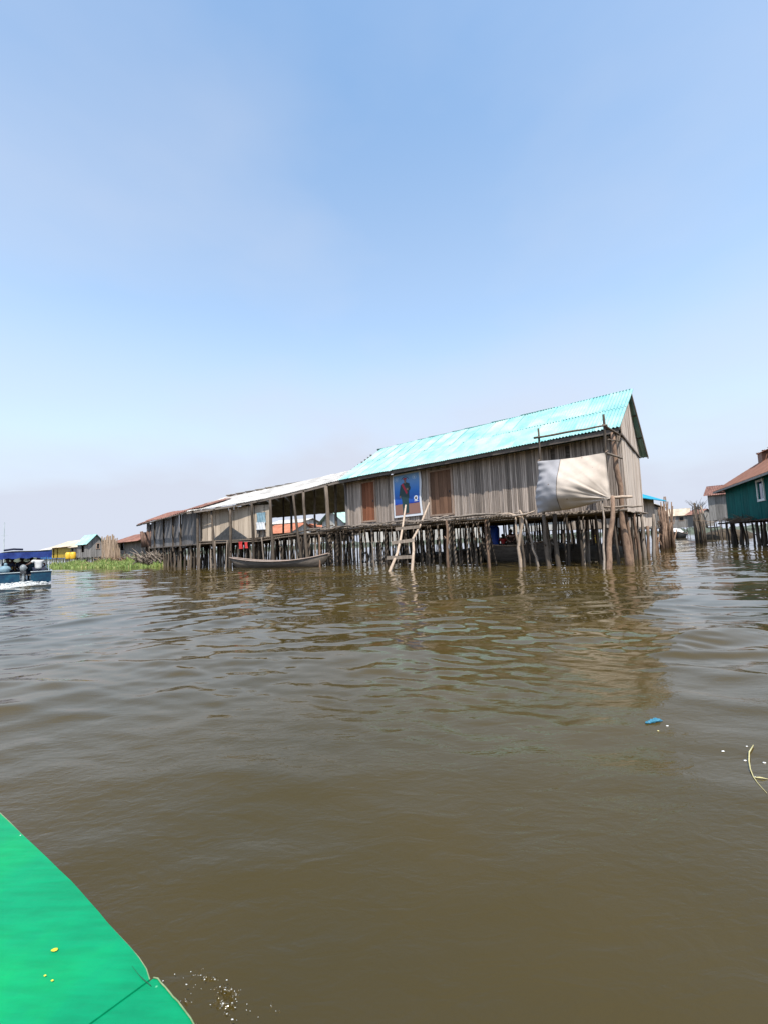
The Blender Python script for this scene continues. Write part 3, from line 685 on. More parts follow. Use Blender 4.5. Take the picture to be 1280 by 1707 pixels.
# front posts where the photograph shows them: foot column, top column, depth offset
for x0, x1, y, r, m_ in ((330, 330, 0, 1.5, 'stilt'), (360, 352, .1, 1.3, 'stilt'), (368, 367, .9, 1.2, 'stilt'), (384, 384, .1, 1.6, 'stilt'), (412, 412, 1.0, 1.2, 'stilt'), (423, 420, .1, 1.6, 'stilt'), (456, 451, .1, 1.7, 'stilt'), (473, 473, 2.2, 1.2, 'stilt'), (504, 489, .2, 1.5, 'stilt'), (485, 487, 1.2, 1.4, 'stilt'), (512, 506, .3, 1.7, 'stilt'), (526, 525, 1.8, 1.3, 'stilt'), (550, 545, .3, 2.3, 'stilt'), (561, 561, 1.5, 1.6, 'stilt')):
    n_ = Vector((-(P1-P0).y, (P1-P0).x, 0)).normalized(); y = -.12 if y <= .3 else y; a = P0+n_*y; b = P1+n_*y
    f = pl(col(x0, a, b, 925)); t = pl(col(x1, a, b, 840)); zt = roofz(t.x, t.y)
    mb = MB(); n = 8; F0 = Vector((f.x, f.y, -.5)); T0 = Vector((t.x, t.y, zt))
    mb.tube([F0.lerp(T0, i/(n-1))+Vector((ru(-.03, .03), 0, 0)) for i in range(n)], [.06*r*(1.05-.25*i/(n-1)) for i in range(n)], 7)
    mb.build('post', M[m_], PV, True)
# rails and floor edge poles
def pz(px, py, y=0.0):
    n_ = Vector((-(P1-P0).y, (P1-P0).x, 0)).normalized(); return pl(onp(px, py, P0+n_*y, n_))
for q in (((330, 903), (430, 899), (490, 889), (556, 876)), ((331, 907), (430, 902.5), (500, 892), (560, 885))):
    P = [pz(*z_, -.05) for z_ in q]
    for a, b in zip(P[:-1], P[1:]): poles(PV, a, b, .045, 'stilt', 'rail', 6, .02)
mb = MB(); x = 0
while x < PLn+.4:
    mb.tube([(x, -.05, fl(x)), (x+.05, 5.6, fl(x))], .035, 5); x += ru(.10, .16)
mb.build('floor_sticks', M['stilt'], PV, kind='stuff')
for y in (.1, 1.5, 3, 4.5):
    poles(PV, (0, y, fl(0)-.1), (PLn, y, fl(PLn)-.1), .05, 'stilt', 'beam', 8, .02)
for k in range(6):
    x = ru(.2, .4)
    while x < PLn+.2: stilt(PV, x, -.0+k*1.0+ru(-.3, .3), fl(x), ru(.9, 1.5), 'pole' if rnd() < .4 else 'stilt', lean=.12); x += ru(.28, .62)
for k in range(3): poles(PV, (0, .6+k*.8, 3.6+k*.12), (4.4, .6+k*.8, 3.75+k*.12), .03, 'pole', 'purlin', 6, .02)
# sunlit board partition of the enclosed left bay
a = pl(col(338, P0+Vector((0, .26, 0)), P1+Vector((0, .26, 0)))); b = pl(col(450, P0+Vector((0, .26, 0)), P1+Vector((0, .26, 0))))
wall(PV, (a.x, a.y), (b.x, b.y), 1.72, 3.9, .36, M['tan'], 'partition_plank', jb=.1, gap=.025, tilt=.01)

# things hanging and standing in the pavilion
def sheet(name, label, cat, p, rz, w_, h_, mat, parts=None, amp=.03):
    T = thing(name, label, cat, p, rz); k = 10; mb = MB()
    V = [(w_*i/k, amp*sin(i*2.1+j*.4)-amp, h_*j/k) for j in range(k+1) for i in range(k+1)]
    mb.add(V, [(j*(k+1)+i, j*(k+1)+i+1, (j+1)*(k+1)+i+1, (j+1)*(k+1)+i) for j in range(k) for i in range(k)])
    V = [(x, y+.015, z) for x, y, z in V]; mb.add(V, [(j*(k+1)+i, (j+1)*(k+1)+i, (j+1)*(k+1)+i+1, j*(k+1)+i+1) for j in range(k) for i in range(k)])
    mb.build('cloth', M[mat], T, True)
    m2 = MB(); m2.tube([(-.05, .02, h_+.01), (w_+.05, .02, h_+.01)], .012, 5); m2.build('cord', M['rubber'], T)
    return T
prz = PV.rotation_euler.z; pn = Vector((-(P1-P0).y, (P1-P0).x, 0)).normalized()
def pw_(px, py, y): return onp(px, py, P0+pn*y, pn)
p = pw_(429, 872, .16); sheet('hanging_cloth', 'pale blue cloth hanging high on the sunlit board partition', 'cloth', p, prz, .62, .65, 'cloth_blue')
p = pw_(428, 884, .14); sheet('hanging_cloth', 'white cloth hanging below the pale blue one on the partition', 'cloth', p, prz, .64, .5, 'cloth_white')
p = pw_(399, 915, -.1); sheet('hanging_cloth', 'dull red cloth hanging under the pavilion rail, left of its twin', 'cloth', p, prz, .26, .45, 'red')
p = pw_(409, 914, -.1); sheet('hanging_cloth', 'brighter red cloth hanging under the pavilion rail above the canoe', 'cloth', p, prz, .2, .38, 'red')
def stool(label, p, rz):
    T = thing('stool', label, 'stool', p, rz); mb = MB(); mb.box((0, 0, .45), (.5, .32, .05)); mb.build('seat', M['metal'], T)
    for x in (-.2, .2):
        for y in (-.11, .11): mb = MB(); mb.bar((x*1.15, y*1.2, 0), (x, y, .425), .04, .04, up=(0, 1, 0)); mb.build('leg', M['metal'], T)
p = pw_(436, 901, .0); stool('small dark stool standing before the white cloth in the pavilion', Vector((p.x, p.y, fl(4)+.04)), prz)
# peaked dark mass, flattened, in front of the partition
T = thing('dark_mass', 'peaked flat dark mass before the board partition', 'mass', pw_(384, 902, .06), prz)
mb = MB(); n = 18; V = []
for i in range(n+1):
    for j in range(7):
        x = -1.9+3.8*i/n; h = 1.05*max(0, 1-abs(x)/1.9); V.append((x*.8, .12*(j-3)/3, (h*(1-((j-3)/3)**2))+ru(-.03, .03)*(0 < j < 6)-.05))
mb.add(V, [(i*7+j, (i+1)*7+j, (i+1)*7+j+1, i*7+j+1) for i in range(n) for j in range(6)]); mb.build('mass', painted('dark_mass_colour', (.02, .022, .024), (.05, .052, .055), .9, 8, bump=.8), T, False)

# ------------------------------------------------------------------ canoes and boats
def canoe(name, label, a, b, width, sheer, depth=.45, mat='canoe', rim='canoe_rim', nth=3, group=None, bowr=.5, sternr=.35):
    a = Vector((a[0], a[1], 0)); b = Vector((b[0], b[1], 0)); L = (b-a).length
    T = thing(name, label, 'boat', a, atan2(b.y-a.y, b.x-a.x), group); n = 24
    def st(t):
        wd = width/2*(sin(pi*min(1, max(0, .04+.92*t))))**.62; zt = sheer+bowr*(1-t)**3.2+sternr*t**4; zb = -.12+.9*zt*max(0, (abs(2*t-1)-.72)/.28)**2
        return wd, zt, zb
    V = []; K = 9
    for i in range(n+1):
        t = i/n; wd, zt, zb = st(t); x = L*t
        for j in range(K):       # outer
            s = -1+2*j/(K-1); V.append((x, wd*s*(1 if abs(s) < .8 else 1), zb+(zt-zb)*abs(s)**2.4))
        for j in range(K):       # inner
            s = 1-2*j/(K-1); V.append((x, wd*s*.93, zb+.05+(zt-zb-.05)*abs(s)**2.4))
    F = [(i*2*K+j, i*2*K+(j+1) % (2*K), (i+1)*2*K+(j+1) % (2*K), (i+1)*2*K+j) for i in range(n) for j in range(2*K)]
    F += [tuple(range(2*K))[::-1], tuple(n*2*K+j for j in range(2*K))]
    mb = MB(); mb.add(V, F); mb.build('hull', M[mat], T, True)
    for s in (-1, 1):
        mb = MB(); mb.tube([(L*i/n, s*st(i/n)[0]*1.0, st(i/n)[1]) for i in range(n+1)], .035, 6); mb.build('gunwale', M[rim], T, True)
    for k in range(nth):
        t = .22+.56*k/max(1, nth-1); wd, zt, zb = st(t); mb = MB(); mb.box((L*t, 0, zt-.06), (.2, wd*1.86, .04)); mb.build('thwart', M[rim], T)
    return T
canoe('canoe', 'long grey wooden canoe moored along the open pavilion', at(385, 933, 26.0), at(549, 930, 23.1), .95, .30, bowr=.36, sternr=.42)
def person(label, loc, rz, pose, top, bottom='navy', hair=True, cap=None, sc=.88, group=None):
    T = thing('person', label, 'person', loc, rz, group); J, E_, R = pose
    names = list(J)
    def skinned(nm, ks, es, mul, mat, sub=2, parent=T, add=0):
        me = bpy.data.meshes.new(nm); ks = list(ks); me.from_pydata([Vector(J[k])*sc for k in ks], [(ks.index(a), ks.index(b)) for a, b in es], []); me.materials.append(M[mat])
        o = link(nm, me, parent); md = o.modifiers.new('skin', 'SKIN'); md.use_smooth_shade = True
        for i, k in enumerate(ks):
            d = me.skin_vertices[0].data[i]; d.radius = (R[k]*mul*sc+add, R[k]*mul*sc+add); d.use_root = (i == 0)
        s_ = o.modifiers.new('sub', 'SUBSURF'); s_.levels = sub; s_.render_levels = sub
        return o
    skinned('body', names, E_, 1, 'skin')
    tk = [k for k in names if k in ('pelvis', 'belly', 'chest', 'neckb', 'shl', 'shr', 'ael', 'aer')]
    skinned('shirt', tk, [e for e in E_ if e[0] in tk and e[1] in tk], 1.12, top, add=.012)
    lk = [k for k in names if k in ('pelvis', 'hipl', 'hipr', 'knl', 'knr')]
    skinned('trousers', lk, [e for e in E_ if e[0] in lk and e[1] in lk], 1.1, bottom, add=.01)
    h = Vector(J['head'])*sc
    if hair: mb = MB(); mb.blob(h+Vector((0, -.012, .035))*sc, (.095*sc, .108*sc, .10*sc), n=12, k=8, jit=.03); mb.build('hair', M['hair'], T, True)
    if cap: mb = MB(); mb.blob(h+Vector((0, 0, .075))*sc, (.102*sc, .112*sc, .07*sc), n=12, k=6); mb.box(h+Vector((0, .13, .06))*sc, (.14*sc, .1*sc, .02*sc)); mb.build('cap', M[cap], T, True)
    mb = MB()
    mb.blob(h+Vector((0, .102, .0))*sc, (.014*sc, .02*sc, .025*sc)); mb.blob(h+Vector((0, .09, -.045))*sc, (.03*sc, .012*sc, .008*sc))
    for s in (-1, 1): mb.blob(h+Vector((s*.033, .085, .025))*sc, (.012*sc, .01*sc, .008*sc)); mb.blob(h+Vector((s*.09, 0, 0))*sc, (.012*sc, .02*sc, .03*sc))
    mb.build('face', M['skin'], T, True)
    return T
def sit(arm_l='lap', arm_r='lap', lean=0):
    # facing +Y, seat at z = 0
    J = dict(pelvis=(0, 0, .10), belly=(0, .01+lean*.3, .27), chest=(0, .02+lean*.7, .46), neckb=(0, .02+lean, .60), neck=(0, .03+lean, .66), head=(0, .05+lean, .77), crown=(0, .045+lean, .85),
             hipl=(-.10, .06, .08), knl=(-.13, .50, .10), ankl=(-.13, .48, -.34), toel=(-.14, .64, -.40), hipr=(.10, .06, .08), knr=(.13, .50, .10), ankr=(.13, .48, -.34), toer=(.14, .64, -.40),
             shl=(-.19, .01+lean*.9, .55), shr=(.19, .01+lean*.9, .55))
    def arm(s, kind):
        n = 'l' if s < 0 else 'r'; S = Vector(J['sh'+n])
        if kind == 'lap': e, w_ = S+Vector((s*.07, .06, -.27)), S+Vector((-s*.04, .30, -.34))
        elif kind == 'back': e, w_ = S+Vector((s*.22, -.06, -.16)), S+Vector((s*.42, -.22, -.24))
        else: e, w_ = S+Vector((s*.12, .14, -.2)), S+Vector((s*.05, .38, -.12))
        J['ae'+n] = tuple(S.lerp(e, .55)); J['el'+n] = tuple(e); J['wr'+n] = tuple(w_); J['ha'+n] = tuple(w_+(w_-e).normalized()*.09)
        for q, off in (('f1', .03), ('f2', .0), ('f3', -.03)): J[q+n] = tuple(Vector(J['ha'+n])+(w_-e).normalized()*.08+Vector((off, 0, 0)))
    arm(-1, arm_l); arm(1, arm_r)
    E_ = [('pelvis', 'belly'), ('belly', 'chest'), ('chest', 'neckb'), ('neckb', 'neck'), ('neck', 'head'), ('head', 'crown')]
    for n in 'lr': E_ += [('pelvis', 'hip'+n), ('hip'+n, 'kn'+n), ('kn'+n, 'ank'+n), ('ank'+n, 'toe'+n), ('neckb', 'sh'+n), ('sh'+n, 'ae'+n), ('ae'+n, 'el'+n), ('el'+n, 'wr'+n), ('wr'+n, 'ha'+n)]+[('ha'+n, q+n) for q in ('f1', 'f2', 'f3')]
    R = {}
    base = dict(pelvis=.14, belly=.125, chest=.15, neckb=.10, neck=.05, head=.092, crown=.065, hip=.09, kn=.06, ank=.038, toe=.03, sh=.062, ae=.052, el=.042, wr=.028, ha=.034, f1=.011, f2=.012, f3=.011)
    for k in J: R[k] = base.get(k, base.get(k[:-1], .05))
    return J, E_, R

# passenger motor boat going away on the left
SB = onz(42, 975); bh = atan2(.742, -.67)-pi/2   # heading
BT = thing('motor_boat', 'dark blue passenger boat with blue canopy heading away at far left', 'boat', SB, bh); BT.scale = (.80, .80, .86)
def bhull():
    n = 16; L = 8.5; V = []; K = 7
    for i in range(n+1):
        t = i/n; w_ = 1.12*(1-max(0, t-.55)**2*3.6); w_ = max(.06, w_); zt = .62+.35*t*t; zb = -.15
        for (s, z) in ((-1, zt), (-.93, .1), (-.7, zb), (.7, zb), (.93, .1), (1, zt)): V.append((w_*s, L*t, z))
        for (s, z) in ((.94, zt), (.86, .2), (-.86, .2), (-.94, zt)): V.append((w_*s, L*t+(.06 if i == 0 else 0), z))
    K = 10; F = [(i*K+j, (i+1)*K+j, (i+1)*K+(j+1) % K, i*K+(j+1) % K) for i in range(n) for j in range(K)]+[tuple(range(K)), tuple(n*K+j for j in range(K))[::-1]]
    mb = MB(); mb.add(V, F); return mb
bhull().build('hull', M['hull_blue'], BT)
for s in (-1, 1):
    mb = MB(); mb.box((s*.66, .02, .36), (.86, .07, .52)); mb.build('transom_board', M['hull_blue'], BT)
    mb = MB(); mb.bar((s*1.1, 0, .645), (s*1.08, 5, .74), .08, .05); mb.build('gunwale', M['hull_rim'], BT)
mb = MB(); mb.box((-.66, -.02, .64), (.9, .1, .03)); mb.box((.66, -.02, .64), (.9, .1, .03)); mb.build('stern_rim', M['hull_rim'], BT)
for y in (0.25, 2.4, 4.6, 6.4):
    for s in (-1, 1): mb = MB(); mb.tube([(s*1.0, y, .5), (s*.98, y, 1.63)], .022, 6); mb.build('canopy_post', M['hull_rim'], BT)
mb = MB(); n = 8; V = []
for lay in (0, -.02):
    for i in range(n+1):
        x = -1.12+2.24*i/n
        for y in (.1, 2.3, 4.5, 6.7): V.append((x, y, 1.62+.10*(1-(x/1.12)**2)+lay+.02*sin(y*3+i)))
for l in (0, 1):
    o_ = l*(n+1)*4
    for i in range(n):
        for j in range(3): q = (o_+i*4+j, o_+(i+1)*4+j, o_+(i+1)*4+j+1, o_+i*4+j+1); mb.add([], []); mb.f.append(q if l == 0 else q[::-1]); mb.m.append(0)
mb.v = [tuple(p) for p in V]; mb.build('canopy', M['canopy'], BT, True)
for (a, b) in (((-1.12, .1), (1.12, .1)), ((-1.12, .1), (-1.12, 6.7)), ((1.12, .1), (1.12, 6.7))):
    mb = MB(); k = 16; A_ = Vector((*a, 1.64)); B_ = Vector((*b, 1.64)); V = []
    for i in range(k+1):
        p = A_.lerp(B_, i/k); d = .30+.03*sin(i*1.7) if a[1] == b[1] else .16+.02*sin(i); V += [p, p-Vector((.02*sin(i*2), .02*cos(i), d))]
    mb.add(V, [(2*i, 2*i+1, 2*i+3, 2*i+2) for i in range(k)]); mb.build('valance', M['canopy'], BT, True)
mb = MB(); mb.tube([(-.9, 1.3, 1.78), (-.5, 1.2, 1.83), (-.1, 1.25, 1.8)], .05, 6); mb.build('rolled_cover', M['navy'], BT, True)
for y in (.7, 1.9, 3.1): mb = MB(); mb.box((0, y, .46), (1.95, .3, .05)); mb.build('bench', M['beam'], BT)
OM = thing('outboard_motor', 'grey outboard motor on the stern of the blue passenger boat', 'motor', MW(BT) @ Vector((-.10, -.12, 0)), bh); OM.scale = (.8, .8, .86)
mb = MB(); mb.blob((0, 0, .84), (.15, .22, .19), n=12, k=8); mb.build('cowling', M['motor'], OM, True)
mb = MB(); mb.box((0, 0, .64), (.24, .34, .12)); mb.build('collar', M['metal'], OM)
mb = MB(); mb.bar((0, -.02, -.4), (0, -.02, .6), .10, .16, up=(0, 1, 0)); mb.build('shaft', M['motor'], OM)
mb = MB(); mb.tube([(0, .2, .75), (.1, .5, .8), (.14, .7, .82)], [.03, .025, .03], 6); mb.build('tiller', M['metal'], OM)
mb = MB(); mb.box((0, .12, .5), (.22, .1, .3)); mb.build('bracket', M['metal'], OM)
def bp(x, y, z): return MW(BT) @ Vector((x, y, z))
person('boatman in white shirt and white cap seated on the stern with his back turned', bp(.55, .20, .62), bh+.05, sit('back', 'lap', .04), 'shirt_white', cap='shirt_white')
person('passenger in dark clothes on the rear bench, left of the outboard motor', bp(-.72, .75, .52), bh+.2, sit('lap', 'lap', .03), 'navy', group='seated passengers under the canopy')
person('passenger with dark hair seated just beyond the outboard motor', bp(-.12, 1.9, .5), bh, sit(), 'navy', group='seated passengers under the canopy')
person('passenger seated close beside the boatman under the canopy', bp(.28, 1.95, .5), bh-.1, sit(), 'hull_blue', group='seated passengers under the canopy')
person('passenger in orange top far inside under the blue canopy', bp(-.55, 3.15, .5), bh, sit(), 'yel_obj', group='seated passengers under the canopy')
T = thing('plastic_sack', 'pale translucent plastic sack on the stern left of the outboard motor', 'sack', bp(-.85, .22, .62), bh)
mb = MB(); mb.blob((0, 0, .16), (.22, .17, .17), n=12, k=8, jit=.16); mb.build('bag', M['cloth_blue'], T, True); mb = MB(); mb.blob((0.03, 0, .38), (.06, .05, .07), n=8, k=4, jit=.2); mb.build('knot', M['cloth_blue'], T, True)
# wake foam
def foam(name, label, items):
    mb = MB()
    for p, r in items: mb.blob(p, r, n=6, k=4, jit=.3)
    m, t, p = newmat(name+'_white'); p.inputs['Base Color'].default_value = (.55, .56, .55, 1); p.inputs['Roughness'].default_value = .6
    return tag(mb.build(name, m, None, True), label, 'foam', kind='stuff')
it = []
for k in range(2600):
    t = rnd()**1.3; a = bp(-.1-1.9*t*t+random.gauss(0, .28+.5*t), -.35-2.0*t+ru(-.2, .2), 0); s = ru(.006, .030)*(1.3-.6*t)
    it.append(((a.x, a.y, ru(0, .16)*(1-t)**2*exp(-abs(random.gauss(0, .5)))+.01), (s*2.2, s*2.2, s*.6)))
foam('wake_foam', 'white churned foam of the wake behind the blue motor boat', it)

# ------------------------------------------------------------------ background, left
BK = thing
def grass(name, label, regions, n, hmax, seed, cols=((.09, .15, .03), (.25, .34, .09))):
    rs = np.random.RandomState(seed); V = []; F = []
    for (x0, y0, x1, y1, wd, frac) in regions:
        k = int(n*frac); t = rs.rand(k); s = rs.uniform(-1, 1, k)
        X = x0+(x1-x0)*t+s*wd*(y1-y0)/hypot(x1-x0, y1-y0); Y = y0+(y1-y0)*t-s*wd*(x1-x0)/hypot(x1-x0, y1-y0)
        hh = hmax*(.35+.65*rs.rand(k))*np.clip(.55+.35*np.sin(X*1.7)*np.sin(Y*1.3+X*.6)+.35*np.sin(X*.83+1)*np.sin(X*2.9+Y), .12, 1.2)*(1-.45*np.abs(s)**2)
        for i in range(k):
            a = rs.rand()*6.28; b = .035+rs.rand()*.045; l = rs.normal(0, .25)*hh[i]; l2 = rs.normal(0, .25)*hh[i]; o = len(V)
            V += [(X[i]-b*cos(a), Y[i]-b*sin(a), -.05), (X[i]+b*cos(a), Y[i]+b*sin(a), -.05), (X[i]+l*.4+b*.8*cos(a), Y[i]+l2*.4, hh[i]*.6), (X[i]+l, Y[i]+l2, hh[i]+.03)]
            F += [(o, o+1, o+2, o+3)]
    me = bpy.data.meshes.new(name); me.from_pydata(V, [], F); me.update()
    m, t, p = newmat(name+'_leaf'); ge = N(t, 'NewGeometry'); r = ramp(t, [(0, cols[0]), (.75, cols[1]), (1, (.42, .38, .16))]); t.links.new(ge.outputs['Random Per Island'], r.inputs[0]); t.links.new(r.outputs[0], p.inputs['Base Color']); p.inputs['Roughness'].default_value = .6
    me.materials.append(m); return tag(link(name, me), label, 'grass', kind='stuff')
g0 = onz(100, 947); g1 = onz(165, 946.5); g2 = onz(235, 947)
grass('water_grass', 'bright green marsh grass growing along the water before the far left houses', [(g0.x-1, g0.y+2, g1.x, g1.y+1.8, 1.8, .42), (g1.x, g1.y+1.6, g2.x+1, g2.y+2.6, 1.9, .48), (g2.x-4, g2.y+6.5, g2.x-1, g2.y+3.2, 1.8, .10)], 21000, 1.0, 1)
def mound(name, label, regions, mat, zt=.2):
    mb = MB()
    for (x, y, rx, ry, h) in regions: mb.blob((x, y, -.1), (rx, ry, h+.1), n=22, k=12, jit=.07)
    return tag(mb.build(name, M[mat], None, True), label, 'bank', kind='structure')
q = g1
mound('mud_bank', 'low mud bank under the marsh grass', [(g1.x, g1.y+3.5, 6, 1.6, .10), (g2.x-2, g2.y+4.5, 4.0, 1.6, .16)], 'mud')
def frontpts(x0, x1, D0, D1): return at(x0, 915, D0), at(x1, 915, D1)
a, b = frontpts(87, 131, 76, 66)
house('yellow board house on stilts with cream roof beyond the marsh grass', a, b, 5, .95, 2.9, 3.9, M['yellow'], M['roof_cream'], pw=.7, nsheet=6, opens=[(.7, 1.5, .95, 2.7), (3.4, 4.2, .95, 2.7)], sp=1.3, rows=2, over=.5)
a, b = frontpts(68, 86, 88, 84)
house('bright blue board hut at far left under a white roof', a, b, 4, .8, 2.7, 3.3, M['blue'], M['roof_white'], pw=.8, nsheet=4, sp=1.3, rows=2)
a, b = frontpts(146, 173, 52, 53.5); e_ = (b-a)
T = house('small grey board house with turquoise gable roof at the far left bank', a, b, 3.0, 1.0, 2.75, 3.75, M['greyj'], M['roof_teal'], ridge='y', pw=.2, nsheet=4, wins=[(1.0, 1.3, 2.0, 2.6)], lwins=[(1.2, 1.9, 1.6, 2.6)], sp=.8, rows=3, over=.25, over_x=.3)
a, b = frontpts(197, 240, 48, 42)
house('grey board shed with rusty lean roof behind the marsh grass', a, b, 4, 1.15, 2.65, 3.35, M['greyj'], M['roof_rust'], pw=.35, nsheet=6, opens=[(1.1, 2.3, 1.6, 2.4)], sp=.8, rows=2, over=.9)
a, b = frontpts(118, 146, 63, 57)
house('low dark shack with yellow drums between yellow house and turquoise gable', a, b, 3, .9, 2.5, 3.0, M['greyj'], M['roof_cream'], pw=.3, nsheet=4, opens=[(.6, 1.7, .9, 2.3)], sp=.9, rows=2)
for i, (px, D, lab) in enumerate(((114, 61, 'yellow plastic drum left of its twin before the dark shack'), (122, 60, 'yellow plastic drum nearer the turquoise gable house'))):
    c = at(px, 925, D); T = thing('drum', lab, 'drum', (c.x, c.y, .75), 0, 'yellow drums'); mb = MB(); mb.tube([(0, 0, 0), (0, 0, .1), (0, 0, .85), (0, 0, 1.0)], [.32, .36, .36, .22], 12); mb.build('body', M['yel_obj'], T, True); mb = MB(); mb.tube([(0, 0, 1.0), (0, 0, 1.08)], .14, 10); mb.build('lid', M['metal'], T)
# rolled reed mats standing upright, brush heap
for k, (px, h, wd, lab) in enumerate(((175, 2.3, .30, 'leftmost tan reed mat, narrow, hung beside the small turquoise gable house'), (180, 1.9, .26, 'second tan reed mat from the turquoise gable house, shorter than its neighbours'), (185, 2.5, .34, 'tallest tan reed mat, middle of the row of hung mats'), (190, 2.1, .30, 'reddish tan reed mat just left of the last one'), (196, 1.7, .24, 'rightmost and lowest reed mat, next to the rusty roofed shed'))):
    c = at(px, 925, 45+ru(-.3, .3)); T = thing('reed_mat', lab, 'mat', (c.x, c.y, .75), .6+ru(-.3, .3), 'upright reed mats'); mb = MB()
    for q in range(5): mb.box((wd*(q-2)*.42, ru(-.03, .03), h/2+ru(-.12, .12)), (wd*.36, .05, h), Matrix.Rotation(ru(-.05, .05), 3, 'Y'))
    mb.build('mat', M['mat_tan'], T); mb = MB(); mb.tube([(-wd, 0, h*.7), (wd, 0, h*.72)], .025, 5); mb.build('cord', M['rubber'], T)
def brush(name, label, c, n, rx, ry, h, r=.02, mat='thatch', up=.3):
    mb = MB(); c = Vector(c)
    for i in range(n):
        p = c+Vector((random.gauss(0, rx*.45), random.gauss(0, ry*.45), ru(0, h)*.7*exp(-rnd()))); a = ru(0, 6.28); L_ = ru(.4, 1.3); d = Vector((cos(a), sin(a), ru(-.2, .6)+up)).normalized()*L_
        mb.tube([p, p+d*.5+Vector((0, 0, ru(-.05, .08))), p+d], [r*ru(.7, 1.5), r, r*.5], 4)
    return tag(mb.build(name, M[mat], None), label, 'brush', kind='stuff')
c = at(200, 925, 41.5); brush('brush_heap', 'heap of reddish brown brush on the bank below the reed mats', (c.x, c.y, .1), 420, 2.4, 1.2, .9)
c = onz(258, 944); brush('branch_heap', 'tangle of pale and dark branches at the water below the left corner of the dark hut', (c.x, c.y-.3, .1), 240, 1.5, .8, 1.1, .045, 'pole', .6)
# thin mast at the far left
T = thing('mast', 'thin pale mast rising behind the blue passenger boat', 'mast', at(6, 925, 60)*1); T.location.z = 0
mb = MB(); mb.tube([(0, 0, 0), (0, 0, 6.5)], [.08, .04], 6); mb.build('pole', M['hull_rim'], T); mb = MB(); mb.bar((-.4, 0, 4.6), (.4, 0, 4.6), .05, .05); mb.build('crossbar', M['hull_rim'], T)
# low far shore to the left and beyond
def shore():
    mb = MB(); n = 260; rs = random.Random(5)
    for i in range(n):
        a = -1.15+2.3*i/n; D = 420+rs.uniform(-20, 20); mb.blob((D*sin(a), D*cos(a), -.5), (rs.uniform(5, 9), 4, rs.uniform(2.2, 4.6)), n=7, k=6, jit=.18)
    m = painted('far_scrub', (.07, .085, .065), (.11, .13, .10), .9, .3)
    tag(mb.build('far_shore', m, None), 'low green far shore along the horizon', 'shore', kind='structure')
shore()

# seen through the pavilion and beneath the main house
house('white walled house with orange roof seen between the pavilion posts', at(440, 900, 44), at(484, 900, 42), 4, 1.5, 2.7, 3.6, M['pale'], M['roof_orange'], pw=.3, nsheet=5, sp=.8)
house('pale boarded house with low orange roof seen right through the pavilion', at(496, 900, 46), at(548, 900, 44), 4, 1.6, 2.75, 3.5, M['pale'], M['roof_orange'], ridge='y', pw=.35, nsheet=5, sp=.8)
house('white house with pale green gable roof glimpsed left of the red brown door', at(538, 890, 44), at(574, 890, 42), 5, 2.2, 3.6, 4.75, M['pale'], M['roof_green'], ridge='y', pw=.35, nsheet=5, sp=.8, over=.4)
house('pale house with long white roof edge seen between pavilion posts', at(452, 890, 52), at(502, 890, 50), 4, 2.0, 4.1, 4.6, M['pale'], M['roof_white'], pw=.5, nsheet=5, sp=.9)
house('long grey white boarded house glimpsed beneath the turquoise roofed house, left part', at(600, 890, 40), at(800, 890, 36), 4, 1.3, 3.0, 3.6, M['pale'], M['roof_white'], pw=.5, nsheet=10, opens=[(1, 1.6, 1.3, 2.4), (4, 5.2, 1.3, 2.4), (8, 8.7, 1.3, 2.4)], sp=.7)
house('long pale building glimpsed beneath the draped cloth', at(850, 890, 42), at(1052, 890, 36), 4, 1.75, 3.1, 3.7, M['pale'], M['roof_white'], pw=.5, nsheet=10, opens=[(3, 3.5, 1.7, 2.6), (7, 7.6, 1.7, 2.6)], sp=.7)
mound('mud_mound', 'dark mud ground beneath the stilt houses, raised to deepen the dark there', [(*hw(-7, 5.6)[:2], 5, 2.0, .75), (*hw(-11.5, 5)[:2], 4, 1.6, .45), (*hw(-3.2, 5.6)[:2], 3.2, 1.8, .7), (*hw(-9, 3.2)[:2], 2.2, 1.1, .3), (*hw(-4.8, 3.4)[:2], 2.4, 1.0, .25)], 'mud')  # mud built up tall so the space under the floor looks dark
g3 = hw(-13, 8); g4 = hw(-5, 8.3)
grass('mound_grass', 'green plants growing behind the stilts under the main house', [(g3.x, g3.y, g4.x, g4.y, .8, 1)], 3500, .8, 9)
def under(px, y=2.25): return col(px, hw(-14, y), hw(0, y))
canoe('wooden_boat', 'large tan rimmed wooden boat moored beneath the main house, carrying a blue barrel', under(800), under(922), 1.1, .74, bowr=.25, sternr=.3, mat='canoe', rim='ladder')
c = under(823); T = thing('barrel', 'bright blue plastic barrel standing in the boat beneath the house', 'barrel', (c.x, c.y, .66)); mb = MB(); mb.tube([(0, 0, 0), (0, 0, .08), (0, 0, .5), (0, 0, .55), (0, 0, 1.0), (0, 0, 1.08)], [.27, .3, .3, .285, .3, .26], 16); mb.build('body', M['barrel'], T, True); mb = MB(); mb.tube([(0, 0, 1.08), (0, 0, 1.12)], .24, 16); mb.build('lid', M['barrel'], T)
c = under(850); person('person in pink top seated in the wooden boat under the house', (c.x, c.y, .78), pi+.4, sit('lap', 'fwd', .06), 'shirt_pink', bottom='mud')
c = under(838); person('small person in red shirt seated between the barrel and the pink top', (c.x, c.y, .72), pi-.3, sit(), 'red', bottom='navy', sc=.72)
c = at(992, 897, 22); T = thing('jerrycan', 'yellow jerrycan glimpsed between the stilts under the cloth', 'jerrycan', (c.x, c.y, .7)); mb = MB(); mb.box((0, 0, .16), (.34, .2, .32)); mb.build('body', M['yel_obj'], T); mb = MB(); mb.tube([(-.1, 0, .32), (-.1, 0, .4), (.08, 0, .4), (.08, 0, .32)], .02, 6); mb.build('handle', M['yel_obj'], T)
